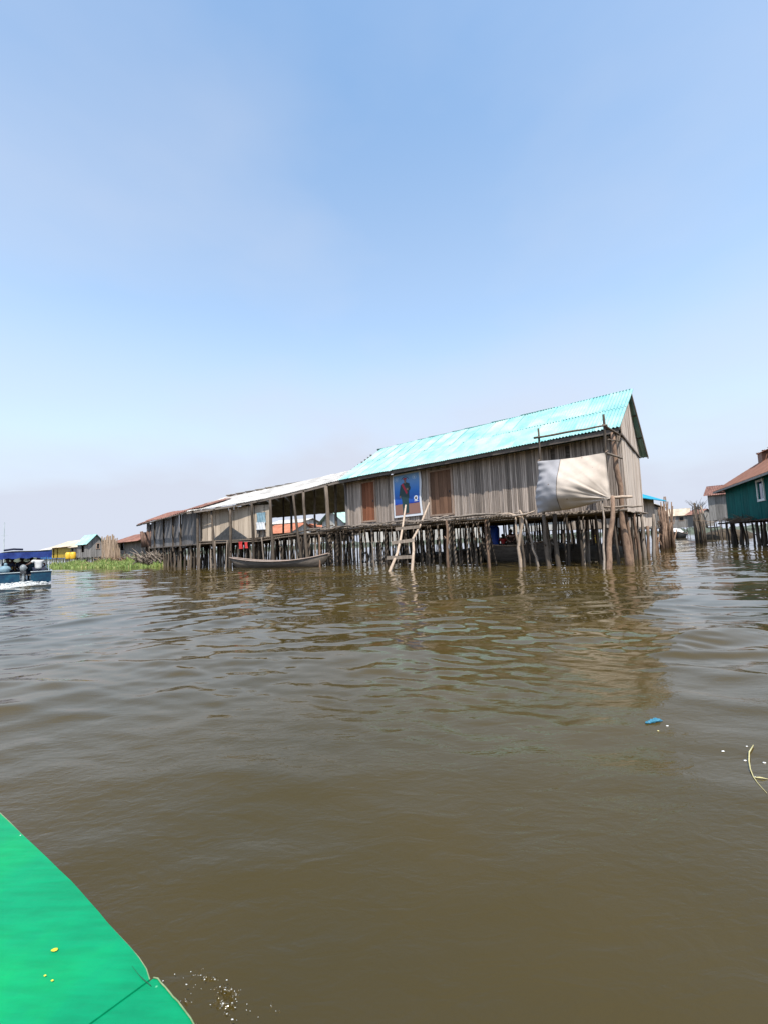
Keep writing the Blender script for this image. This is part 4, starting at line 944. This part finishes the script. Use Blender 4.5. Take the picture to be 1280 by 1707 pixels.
canoe('canoe', 'pale plank canoe lying behind the thick stilts under the cloth', at(905, 903, 22.5), at(990, 903, 21), .9, .60, rim='ladder')
c = toloc(H, onz(609, 941)); T = thing('tyre', 'old car tyre hanging on a stilt near the ladder', 'tyre', hw(c.x+.8, -.9, .18), HROT)
mb = MB(); mb.tube([(.27*cos(a*pi/8), 0, .27*sin(a*pi/8)+.25) for a in range(17)], .075, 8, cap=False); mb.build('tread', M['rubber'], T, True)
mb = MB(); mb.tube([(0, 0, .5), (0, 0, 1.7)], .012, 5); mb.build('rope', M['straw'], T)

# ------------------------------------------------------------------ right side channel
def gh(): pass
a = at(1069, 870, 22.2); b = at(1092, 870, 25.6)
T = house('board house with bright blue roof just behind the turquoise roofed house', at(1052, 870, 22.6), b, 3.6, 1.5, 3.2, 4.0, M['gable'], M['roof_blue'], pw=.3, nsheet=4, pieces=True, sp=.55, over=.55, stm='stilt_brown')
a = at(1090, 870, 28); b = at(1109, 870, 33)
house('ramshackle weathered shack with crooked stakes beside the channel', a, b, 3, 1.4, 3.0, 3.3, M['greyj'], M['roof_white'], pw=.25, nsheet=4, sp=.35, rows=3, over=.2, stm='stilt_brown')
for k in range(26):
    t = rnd(); c = at(1088, 905, 26).lerp(at(1113, 905, 31.5), t); T = thing('mooring_stake', 'brown mooring stakes crowded beside the ramshackle shack', 'stake', (c.x+ru(-.1, .35), c.y-ru(0, .6), -.4), 0, 'stakes along the left side of the channel')
    mb = MB(); h = ru(1.6, 4.0) if t > .35 else ru(1.2, 2.6); mb.tube([(0, 0, 0), (ru(-.12, .12), 0, h*.5), (ru(-.3, .3), 0, h)], [.07, .06, .035], 6); me = mb.mesh('stake', M['stilt_brown'], True)
    link('pole', me, T)
    if k % 2: m2 = MB(); m2.tube([(ru(-.05, .05), 0, h*.55), (ru(-.4, .4), ru(-.2, .2), h*.7)], [.03, .02], 5); link('branch', m2.mesh('branch', M['stilt_brown']), T)
house('distant grey building with long cream roof closing the channel', at(1105, 880, 95), at(1148, 880, 92), 8, 1.9, 4.6, 6.2, M['greyj'], M['roof_cream'], pw=.5, nsheet=8, wins=[(3.2, 4.0, 3.4, 4.2)], sp=1.4)
house('distant board house at the right of the cream roofed building', at(1147, 880, 86), at(1166, 880, 84), 5, 1.9, 4.4, 5.4, M['greyj'], M['roof_rust'], pw=.5, nsheet=5, sp=1.2)
a = at(1115, 886, 74); b = at(1128, 886, 76); canoe('boat', 'dark moored boat with white cover in the distant channel', (a.x, a.y), (b.x+1, b.y), 1.5, .7, mat='rubber', rim='white')
T = thing('boat_cover', 'white cover stretched over the distant moored boat', 'cover', (a.x+.6, a.y+.1, .8)); mb = MB(); mb.add([(0, -.6, 0), (1.6, -.6, .1), (1.6, .6, .1), (0, .6, 0), (.1, 0, .85), (1.5, 0, .7)], [(0, 1, 5, 4), (2, 3, 4, 5), (0, 4, 3), (1, 2, 5)]); mb.build('sheet', M['white'], T)
a = at(1127, 888, 66); b = at(1142, 888, 68); canoe('boat', 'second dark boat moored in the distant channel, nearer the open water', (a.x, a.y), (b.x, b.y), 1.4, .6, mat='rubber', rim='canoe_rim')
# grey house with red roof
a = at(1183, 865, 46); b = at(1224, 865, 44.5)
house('pale grey board house with faded red hip roof across the channel', a, b, 5, 2.15, 5.0, 6.1, M['greyj'], M['roof_rust'], pw=.33, nsheet=6, pieces=False, wins=[(2.0, 2.6, 3.6, 4.6)], sp=.7, over=.35)
for k in range(20):
    c = at(1159, 905, 37).lerp(at(1176, 905, 40), rnd()); T = thing('mooring_stake', 'dark bundled stakes standing at the mouth of the right canal', 'stake', (c.x+ru(-.15, .15), c.y+ru(-.3, .3), -.4), 0, 'stakes along the right side of the channel')
    h = ru(2.0, 4.1); mb = MB(); mb.tube([(0, 0, 0), (ru(-.1, .1), 0, h*.5), (ru(-.25, .15), 0, h)], [.07, .06, .04], 6); link('pole', mb.mesh('stake', M['stilt'], True), T)
    if k % 3 == 0: m2 = MB(); m2.tube([(0, 0, h*.7), (ru(-.5, .5), ru(-.2, .2), h*.9)], [.04, .02], 5); link('branch', m2.mesh('branch', M['stilt']), T)
c = at(1163, 845, 37); brush('brush_top', 'dry brush caught on top of the dark stakes', (c.x, c.y, 2.9), 34, .4, .4, .5, .016, 'stilt', .8)
c0 = at(1179, 880, 36); c1 = at(1168, 843, 36.5); T = thing('leaning_pole', 'pale pole leaning against the dark stakes in front of the grey house', 'pole', (c0.x, c0.y, c0.z)); poles(T, (0, 0, 0), c1-c0, .07, 'tan' if False else 'ladder', 'pole', 6, .02); poles(T, (0, 0, 0), Vector((1.1, 0, .05)), .05, 'ladder', 'foot_rail', 4, .01)
# teal house with brown roof
def teal_house():
    c0 = at(1228, 870, 32.5); c1 = at(1280, 870, 26.5); d = (c1-c0); d.z = 0; d.normalize(); c0 = col(1218, c0, c0+d*10); L = 14.5
    T = thing('teal_house', 'teal painted board house with brown corrugated hip roof at right edge', 'house', (c0.x, c0.y, 0), atan2(d.y, d.x)); W = 5.5
    zf, ze, zr = 1.72, 4.62, 6.85
    wx = toloc(T, col(1274, c0, c0+d*10)).x
    win = (wx, wx+1.1, 3.0, 4.15)
    wall(T, (0, 0), (L, 0), zf, ze, .62, M['teal'], 'plank', False, [win], th=.04, gap=.012, jb=.03)
    wall(T, (-.02, W), (-.02, .02), zf, ze, .5, M['teal'], 'side_plank', False, th=.04, gap=.03, jb=.05)
    wall(T, (0, W), (L, W), zf, ze, 1, M['teal'], 'back_wall', True)
    mb = MB()
    for x in (win[0]-.07, win[1]+.07): mb.box((x, -.05, (win[2]+win[3])/2), (.15, .07, win[3]-win[2]+.3))
    for z in (win[2]-.07, win[3]+.07): mb.box(((win[0]+win[1])/2, -.05, z), (win[1]-win[0], .06, .14))
    f = mb.build('window', M['white'], T); mb = MB(); mb.box(((win[0]+win[1])/2, .0, (win[2]+win[3])/2), (win[1]-win[0], .02, win[3]-win[2])); mb.build('pane', M['glass'], f)
    mb = MB(); mb.box((L/2, W/2, zf), (L, W, .1)); mb.build('floor', M['beam'], T)
    o = .70; hx = 2.6
    # front slope in columns whose top follows the hip
    n = 18; wd = (L+2*o)/n; sl = (zr-ze+.25)/(W/2+o)
    for i in range(n):
        x0 = -o+i*wd; k = 4; mb = MB(); V = []; F = []; q = 16
        for lay in (0, -.01):
            for r_ in (0, 1):
                for j in range(q+1):
                    x = x0+wd*1.04*j/q; up = min(1, max(0.0, (x+o)/(hx+o)))*(W/2+o)
                    y = -o+(up if r_ else 0); z = ze-.25+(y+o)*sl+.03*sin(j*pi/2)+lay+.006*(i % 2); V.append((x, y, z))
        Q = q+1
        for j in range(q): F += [(j, j+1, Q+j+1, Q+j), (2*Q+j, 3*Q+j, 3*Q+j+1, 2*Q+j+1), (j, 2*Q+j, 2*Q+j+1, j+1)]
        mb.add(V, F); mb.build('roof_sheet', M['roof_brown'], T)
    # hip end
    n = 8; wd = (W+2*o)/n
    for i in range(n):
        mb = MB(); V = []; q = 12; y0 = -o+i*wd
        for r_ in (0, 1):
            for j in range(q+1):
                y = y0+wd*1.03*j/q; up = (1-abs(y-W/2)/(W/2+o))*(hx+o); up = max(0, up)
                x = -o+(up if r_ else 0); V.append((x, y, ze-.25+(x+o)*(zr-ze+.25)/(hx+o)+.02*sin(j*pi/2)))
        mb.add(V, [(j, q+1+j, q+2+j, j+1) for j in range(q)]); mb.build('roof_sheet', M['roof_brown'], T)
    # back slope
    roof_patch(T, (L+o, W+o, ze-.25), (-o, W+o, ze-.25), (L+o, W/2, zr), (hx, W/2, zr), 12, 1, M['roof_brown'], .2, .03)
    mb = MB(); mb.bar((-o, -o+.02, ze-.34), (L+o, -o+.02, ze-.34), .05, .13); mb.build('fascia_board', M['greyj'], T)
    mb = MB(); mb.bar((-o+.02, -o, ze-.34), (-o+.02, W+o, ze-.34), .05, .13); mb.build('fascia_board', M['greyj'], T)
    vp = toloc(T, at(1279, 759, 31.0)); mb = MB(); mb.box((vp.x, vp.y, vp.z-.1), (.9, .9, .75)); mb.build('roof_vent', M['roof_brown'], T)
    roof_patch(T, (vp.x-.48, vp.y-.5, vp.z+.20), (vp.x+.8, vp.y-.5, vp.z+.20), (vp.x-.48, vp.y, vp.z+.42), (vp.x+.8, vp.y, vp.z+.42), 2, 1, M['roof_brown'], .2, .03, name='vent_roof_sheet')
    for r_ in range(4):
        x = 0
        while x < L: stilt(T, x, r_*1.8+ru(-.1, .1), zf, ru(1.3, 2.4), 'stilt', lean=.1); x += ru(.4, .9)
    mb = MB(); x = -.2
    while x < L: mb.tube([(x, -.7, zf-.1+ru(-.03, .03)), (x, W, zf-.12)], .045, 5); x += ru(.14, .22)
    mb.build('floor_sticks', M['stilt'], T, kind='stuff')
    return T, d, c0
TH, td, tc0 = teal_house()
q1_ = MW(TH) @ Vector((3, 6.5, 0)); q2_ = MW(TH) @ Vector((9, 6.5, 0)); q3_ = at(1213, 900, 52)
mound('mud_backing', 'dark mud bank added behind the teal house and the grey house to darken the gaps beneath', [(q1_.x, q1_.y, 3.2, 3.2, 1.1), (q2_.x, q2_.y, 4, 4, 1.0), (q3_.x, q3_.y, 3.2, 1.5, 1.1)], 'mud')  # mounds added so the gaps under these two houses look dark
c = tc0+td*4; c2 = tc0+td*9; mb = MB()
T = brush('thatch_strip', 'dry straw heaped along the floor edge of the teal house', (tc0.x+td.x*5-.3, tc0.y+td.y*5-.2, 1.72), 260, .8, 2.2, .12, .010, 'thatch', -.15)
c = onz(1222, 908); c4 = tc0+td*6


# ------------------------------------------------------------------ our own green boat in the foreground
def green_boat():
    T = thing('green_boat', 'bright green painted wooden boat bow in the near left corner', 'boat', (-.9, .35, 0))
    Z = .45; src = [(-60, 1301), (0, 1355), (100, 1452), (180, 1538), (258, 1625)]
    src2 = [(260, 1628), (290, 1660), (325, 1707), (370, 1775)]
    Rt = [toloc(T, onz(*p, Z)) for p in src]; R2 = [toloc(T, onz(*p, Z)) for p in src2]
    axis = Vector((-.78, .62, 0)).normalized(); nrm = Vector((-.62, -.78, 0)).normalized()
    lead = [Rt[0]+axis*s+nrm*o for s, o in ((2.6, .72), (2.2, .42), (1.6, .20), (.9, .06), (.4, .01))]
    R_all = lead+Rt
    def other(p, wd):
        return p+nrm*wd
    n1 = len(R_all); wds = []
    for i in range(n1): t = i/(n1-1); wds.append(.04+1.35*min(1, (t*1.6))**.7)
    Lf = [other(p, w_) for p, w_ in zip(R_all, wds)]
    tail = [R2[-1]-axis*s-nrm*o*0 for s in (.5, 1.2, 2.2, 3.2) for o in (0,)]
    R2[0] = Rt[-1]-axis*.0016; R2a = R2+tail; L2 = [other(p, 1.4) for p in R2a]
    m, t, p = newmat('green_deck_paint'); L = t.links.new; tc = N(t, 'TexCoord')
    n1_ = N(t, 'TexNoise'); n1_.inputs['Scale'].default_value = 3.2; n1_.inputs['Detail'].default_value = 6; n1_.inputs['Roughness'].default_value = .62; L(tc.outputs['Object'], n1_.inputs[0])
    r = ramp(t, [(.30, (.0, .195, .084)), (.50, (.0, .255, .102)), (.72, (.002, .32, .096))]); L(n1_.outputs[0], r.inputs[0])
    mp = N(t, 'Mapping'); mp.inputs['Rotation'].default_value = (0, 0, .67); mp.inputs['Scale'].default_value = (9, 55, 9); L(tc.outputs['Object'], mp.inputs[0])
    n2 = N(t, 'TexNoise'); n2.inputs['Scale'].default_value = 1; n2.inputs['Detail'].default_value = 4; L(mp.outputs[0], n2.inputs[0])
    v = N(t, 'TexVoronoi'); v.inputs['Scale'].default_value = 26; L(tc.outputs['Object'], v.inputs[0]); rv = ramp(t, [(.035, (1, 1, 1)), (.06, (0, 0, 0))]); L(v.outputs['Distance'], rv.inputs[0])
    n3 = N(t, 'TexNoise'); n3.inputs['Scale'].default_value = 7; L(tc.outputs['Object'], n3.inputs[0]); r3 = ramp(t, [(.55, (0, 0, 0)), (.62, (1, 1, 1))]); L(n3.outputs[0], r3.inputs[0])
    mu = N(t, 'MixRGB', blend_type='MULTIPLY'); mu.inputs[0].default_value = 1; L(rv.outputs[0], mu.inputs[1]); L(r3.outputs[0], mu.inputs[2])
    mx = N(t, 'MixRGB'); L(mu.outputs[0], mx.inputs[0]); L(r.outputs[0], mx.inputs[1]); mx.inputs[2].default_value = (.12, .42, .22, 1)
    m2 = N(t, 'MixRGB', blend_type='MULTIPLY'); m2.inputs[0].default_value = .6; r2 = ramp(t, [(.35, (.72, .78, .74)), (.6, (1, 1, 1))]); L(n2.outputs[0], r2.inputs[0]); L(mx.outputs[0], m2.inputs[1]); L(r2.outputs[0], m2.inputs[2])
    L(m2.outputs[0], p.inputs['Base Color']); p.inputs['Roughness'].default_value = .5; p.inputs['Specular IOR Level'].default_value = .22
    b1 = N(t, 'Bump'); b1.inputs['Strength'].default_value = .35; b1.inputs['Distance'].default_value = .004; L(n2.outputs[0], b1.inputs['Height'])
    b2 = N(t, 'Bump'); b2.inputs['Strength'].default_value = .4; b2.inputs['Distance'].default_value = .012; L(n1_.outputs[0], b2.inputs['Height']); L(b1.outputs[0], b2.inputs['Normal']); L(b2.outputs[0], p.inputs['Normal'])
    GM = m; rimm = painted('worn_edge', (.10, .20, .08), (.26, .26, .15), .7, 20)
    def deck(Rp, Lp, name, dz=0, inset=0):
        mb = MB(); V = []; k = 14
        for a_, b_ in zip(Rp, Lp):
            for j in range(k+1):
                s = j/k; q = a_.lerp(b_, s); q.z = Z+dz+.02*sin(pi*s)+.0015*sin(j*2.3+a_.x*9); V.append(q)
        mt = len(Rp); F = [(i*(k+1)+j, (i+1)*(k+1)+j, (i+1)*(k+1)+j+1, i*(k+1)+j+1) for i in range(mt-1) for j in range(k)]
        o_ = len(V); V += [Vector((q.x, q.y, q.z-.03)) for q in V]
        F += [(o_+a, o_+d, o_+c, o_+b) for a, b, c, d in F]
        rim = [i*(k+1) for i in range(mt)]; F += [(a, o_+a, o_+b, b) for a, b in zip(rim[:-1], rim[1:])]
        F += [(j+1, o_+j+1, o_+j, j) for j in range(k)]; e0 = (mt-1)*(k+1); F += [(e0+j, o_+e0+j, o_+e0+j+1, e0+j+1) for j in range(k)]
        mb.add(V, F); return mb.build(name, GM, T)
    def fine(P, n=5):
        out = []; q = [P[0]]+list(P)+[P[-1]]
        for k in range(1, len(q)-2):
            a_, b_, c_, d_ = q[k-1:k+3]
            for i in range(n):
                u = i/n; out.append(.5*((2*b_)+(c_-a_)*u+(2*a_-5*b_+4*c_-d_)*u*u+(3*b_-a_-3*c_+d_)*u**3))
        return out+[P[-1]]
    def wob(P, ph): return [q-nrm*(.0005*sin(i*.9+ph)+.0004*sin(i*2.3)) for i, q in enumerate(P)]
    Ra, La = wob(fine(R_all), 0), fine(Lf); Rb, Lb = wob(fine(R2a), 1), fine(L2)
    # small break at the end of the first plank
    Rb[0] += nrm*.003; Ra[-1] += nrm*.008; Ra[-2] += nrm*.003
    deck(Ra, La, 'deck_panel'); deck(Rb, [Lf[-1]-axis*.0016]+Lb[1:], 'deck_panel', -.002)
    mb = MB(); mb.box(tuple((Rb[0]+nrm*.7)*1)[:2]+(Z-.07,), (1.38, .12, .05), Matrix.Rotation(atan2(nrm.y, nrm.x), 3, 'Z')); mb.build('deck_beam', M['green_dark'], T)
    for P_, nm in ((Ra, 'edge_strip'), (Rb, 'edge_strip')):
        mb = MB(); mb.tube([Vector((q.x, q.y, Z-.002)) for q in P_], .0011, 6); mb.build(nm, rimm, T, True)
    # crack lines near the break
    mb = MB(); cp = [toloc(T, onz(*q, Z+.0205)) for q in ((220, 1590), (231, 1604), (238, 1611), (247, 1618), (252, 1622))]
    for q in cp: q.z = Z+.0008
    mb.tube(cp, [.0002, .0003, .0007, .0006, .0004], 5); mb.build('crack', M['green_dark'], T)
    # hull sides down to the water
    for P_, O_ in ((Ra+Rb, -1), (La+Lb, 1)):
        mb = MB(); V = []
        for q in P_:
            for z, ins in ((Z-.03, .012), (.25, .05), (0, .12), (-.25, .22)): V.append(Vector((q.x, q.y, z))+nrm*ins*(-O_))
        k = len(P_); F = [(i*4+j, i*4+j+1, (i+1)*4+j+1, (i+1)*4+j) for i in range(k-1) for j in range(3)]
        mb.add(V, F); mb.build('hull_side', GM, T, True)
    for (px, py, s) in ((91, 1590, .0062), (75, 1635, .0022), (87, 1643, .0024), (34, 1395, .0018)):
        q = toloc(T, onz(px, py, Z)); mb = MB(); mb.blob((q.x, q.y, 0), (s*.95, s*.55, .001), n=10, k=4, jit=.12)
        o = mb.build('paint_spot', painted('yellow_spot', (.72, .58, .02), (.85, .7, .05), .5, 30) if px != 34 else M['white'], T, True)
        j_ = nrm.x; # sit on the cambered deck
        a_ = min(range(len(Ra+Rb)), key=lambda i: ((Ra+Rb)[i].xy-q.xy).dot(axis.xy)**2+((Ra+Rb)[i].xy-q.xy).length_squared*.0)
        dd = (q-(Ra+Rb)[a_]).dot(nrm); o.location.z = Z+.02*sin(pi*min(1, max(0, dd/1.35)))+.0025
green_boat()
# splash at the bow
it = []
rs = random.Random(4)
for k in range(34):
    u_ = rs.random(); px = 275+170*u_+rs.gauss(0, 14); py = 1632+75*u_+rs.gauss(0, 16)
    if py < 1560+(px-240)*.62: continue
    p = onz(px, py); s = rs.uniform(.0004, .0012)*(1.6 if rs.random() < .05 else 1); e = rs.uniform(1, 3)
    it.append(((p.x, p.y, .006+rs.uniform(0, .02)), (s*e, s*1.2, s)))
foam('bow_splash', 'small white splash droplets beside the green boat', it)
import mathutils.noise as mn
def splash_patch():
    n, m_ = 150, 70; V = []
    a = onz(262, 1640); b = onz(470, 1760); ex = (b-a); L_ = ex.length; ex.normalize(); ey = Vector((-ex.y, ex.x, 0))
    for j in range(m_+1):
        for i in range(n+1):
            u, v = i/n, j/m_; q = a+ex*(u*L_)+ey*((v-.42)*.20); e = min(u, 1-u)*6; e = min(1, e)*min(1, 4.0*min(v, 1-v))
            P = Vector((q.x*55, q.y*55, 0)); tb = abs(mn.noise(P))+.6*abs(mn.noise(P*2.3))+.35*abs(mn.noise(P*5.1))
            V.append((q.x, q.y, water_z(q.x, q.y)-.010+e*(.002+.030*tb*(.4+mn.noise(Vector((q.x*12, q.y*12, 3)))))))
    mb = MB(); mb.add(V, [(j*(n+1)+i, j*(n+1)+i+1, (j+1)*(n+1)+i+1, (j+1)*(n+1)+i) for j in range(m_) for i in range(n)])
    m, t, p = newmat('broken_water'); L = t.links.new; ge = N(t, 'NewGeometry'); sx = N(t, 'SeparateXYZ'); L(ge.outputs['Position'], sx.inputs[0])
    tc = N(t, 'TexCoord'); nn = N(t, 'TexNoise'); nn.inputs['Scale'].default_value = 170; nn.inputs['Detail'].default_value = 6; L(tc.outputs['Object'], nn.inputs[0])
    r = ramp(t, [(.60, (.055, .040, .0125)), (.70, (.42, .42, .40))]); L(nn.outputs[0], r.inputs[0]); L(r.outputs[0], p.inputs['Base Color'])  # pale flecks: foam, and glints painted into the colour
    p.inputs['Roughness'].default_value = .06; p.inputs['IOR'].default_value = 1.33
    tag(mb.build('splash_water', m, None, True), 'broken splashing water beside the green boat', 'splash', kind='stuff')
splash_patch()

# ------------------------------------------------------------------ floating bits
p = onz(1091, 1206); p.z = water_z(p.x, p.y); T = thing('plastic_bag', 'crumpled blue plastic bag floating on the brown water', 'bag', p, .3)
n = 12; V = []; rs = random.Random(2)
for i in range(n+1):
    for j in range(9): 
        x = -.055+.11*i/n; y = -.022+.044*j/8; e_ = sin(pi*i/n)*sin(pi*j/8); V.append((x+rs.uniform(-.004, .004), y*(.5+e_)+rs.uniform(-.003, .003), .002+.020*e_**.6*(.5+.5*rs.random())))
mb = MB(); mb.add(V, [(i*9+j, (i+1)*9+j, (i+1)*9+j+1, i*9+j+1) for i in range(n) for j in range(8)]); mb.build('film', M['plastic'], T)
mb = MB(); mb.blob((-.058, 0, .006), (.012, .008, .007), n=8, k=4, jit=.2); mb.build('knot', M['plastic'], T)
pts = [onz(1256, 1247), onz(1249, 1258), onz(1248.5, 1272), onz(1251, 1287), onz(1256, 1299), onz(1264, 1312), onz(1279, 1330)]
[setattr(q, 'z', water_z(q.x, q.y)+.002) for q in pts]; base = pts[3].copy(); T = thing('reed', 'bent yellow green reed stem floating at right', 'reed', base)
mb = MB(); mb.tube([q-base+Vector((0, 0, .006 if i < 4 else .001)) for i, q in enumerate(pts)], [.0026, .003, .0032, .0026, .002, .0015, .0008], 6); mb.build('stem', M['straw'], T, True)
mb = MB(); q = pts[4]-base; mb.tube([q, q+Vector((.02, -.012, .004)), q+Vector((.05, -.02, .001))], [.002, .0035, .0008], 5); mb.build('leaf', M['straw'], T, True)
for k, (px, py, lab) in enumerate(((1205, 1254, 'left of the reed'), (1245, 1247, 'just above the reed'), (1242, 1269, 'touching the reed on its left'), (1274, 1273, 'right of the reed'), (1259, 1299, 'at the foot of the reed'), (1112, 1212, 'right of the blue plastic bag'), (1097, 1220, 'below the blue plastic bag'))):
    p = onz(px, py); mb = MB(); s = ru(.0035, .006); mb.blob((0, 0, .002), (s*1.5, s*.8, .003), n=8, k=4, jit=.2)
    o = mb.build('floating_scrap', M['white'] if k != 6 else M['straw'], None, True); p.z = water_z(p.x, p.y); o.location = p; tag(o, 'pale scrap floating '+lab, 'scrap', 'pale scraps floating on the water')
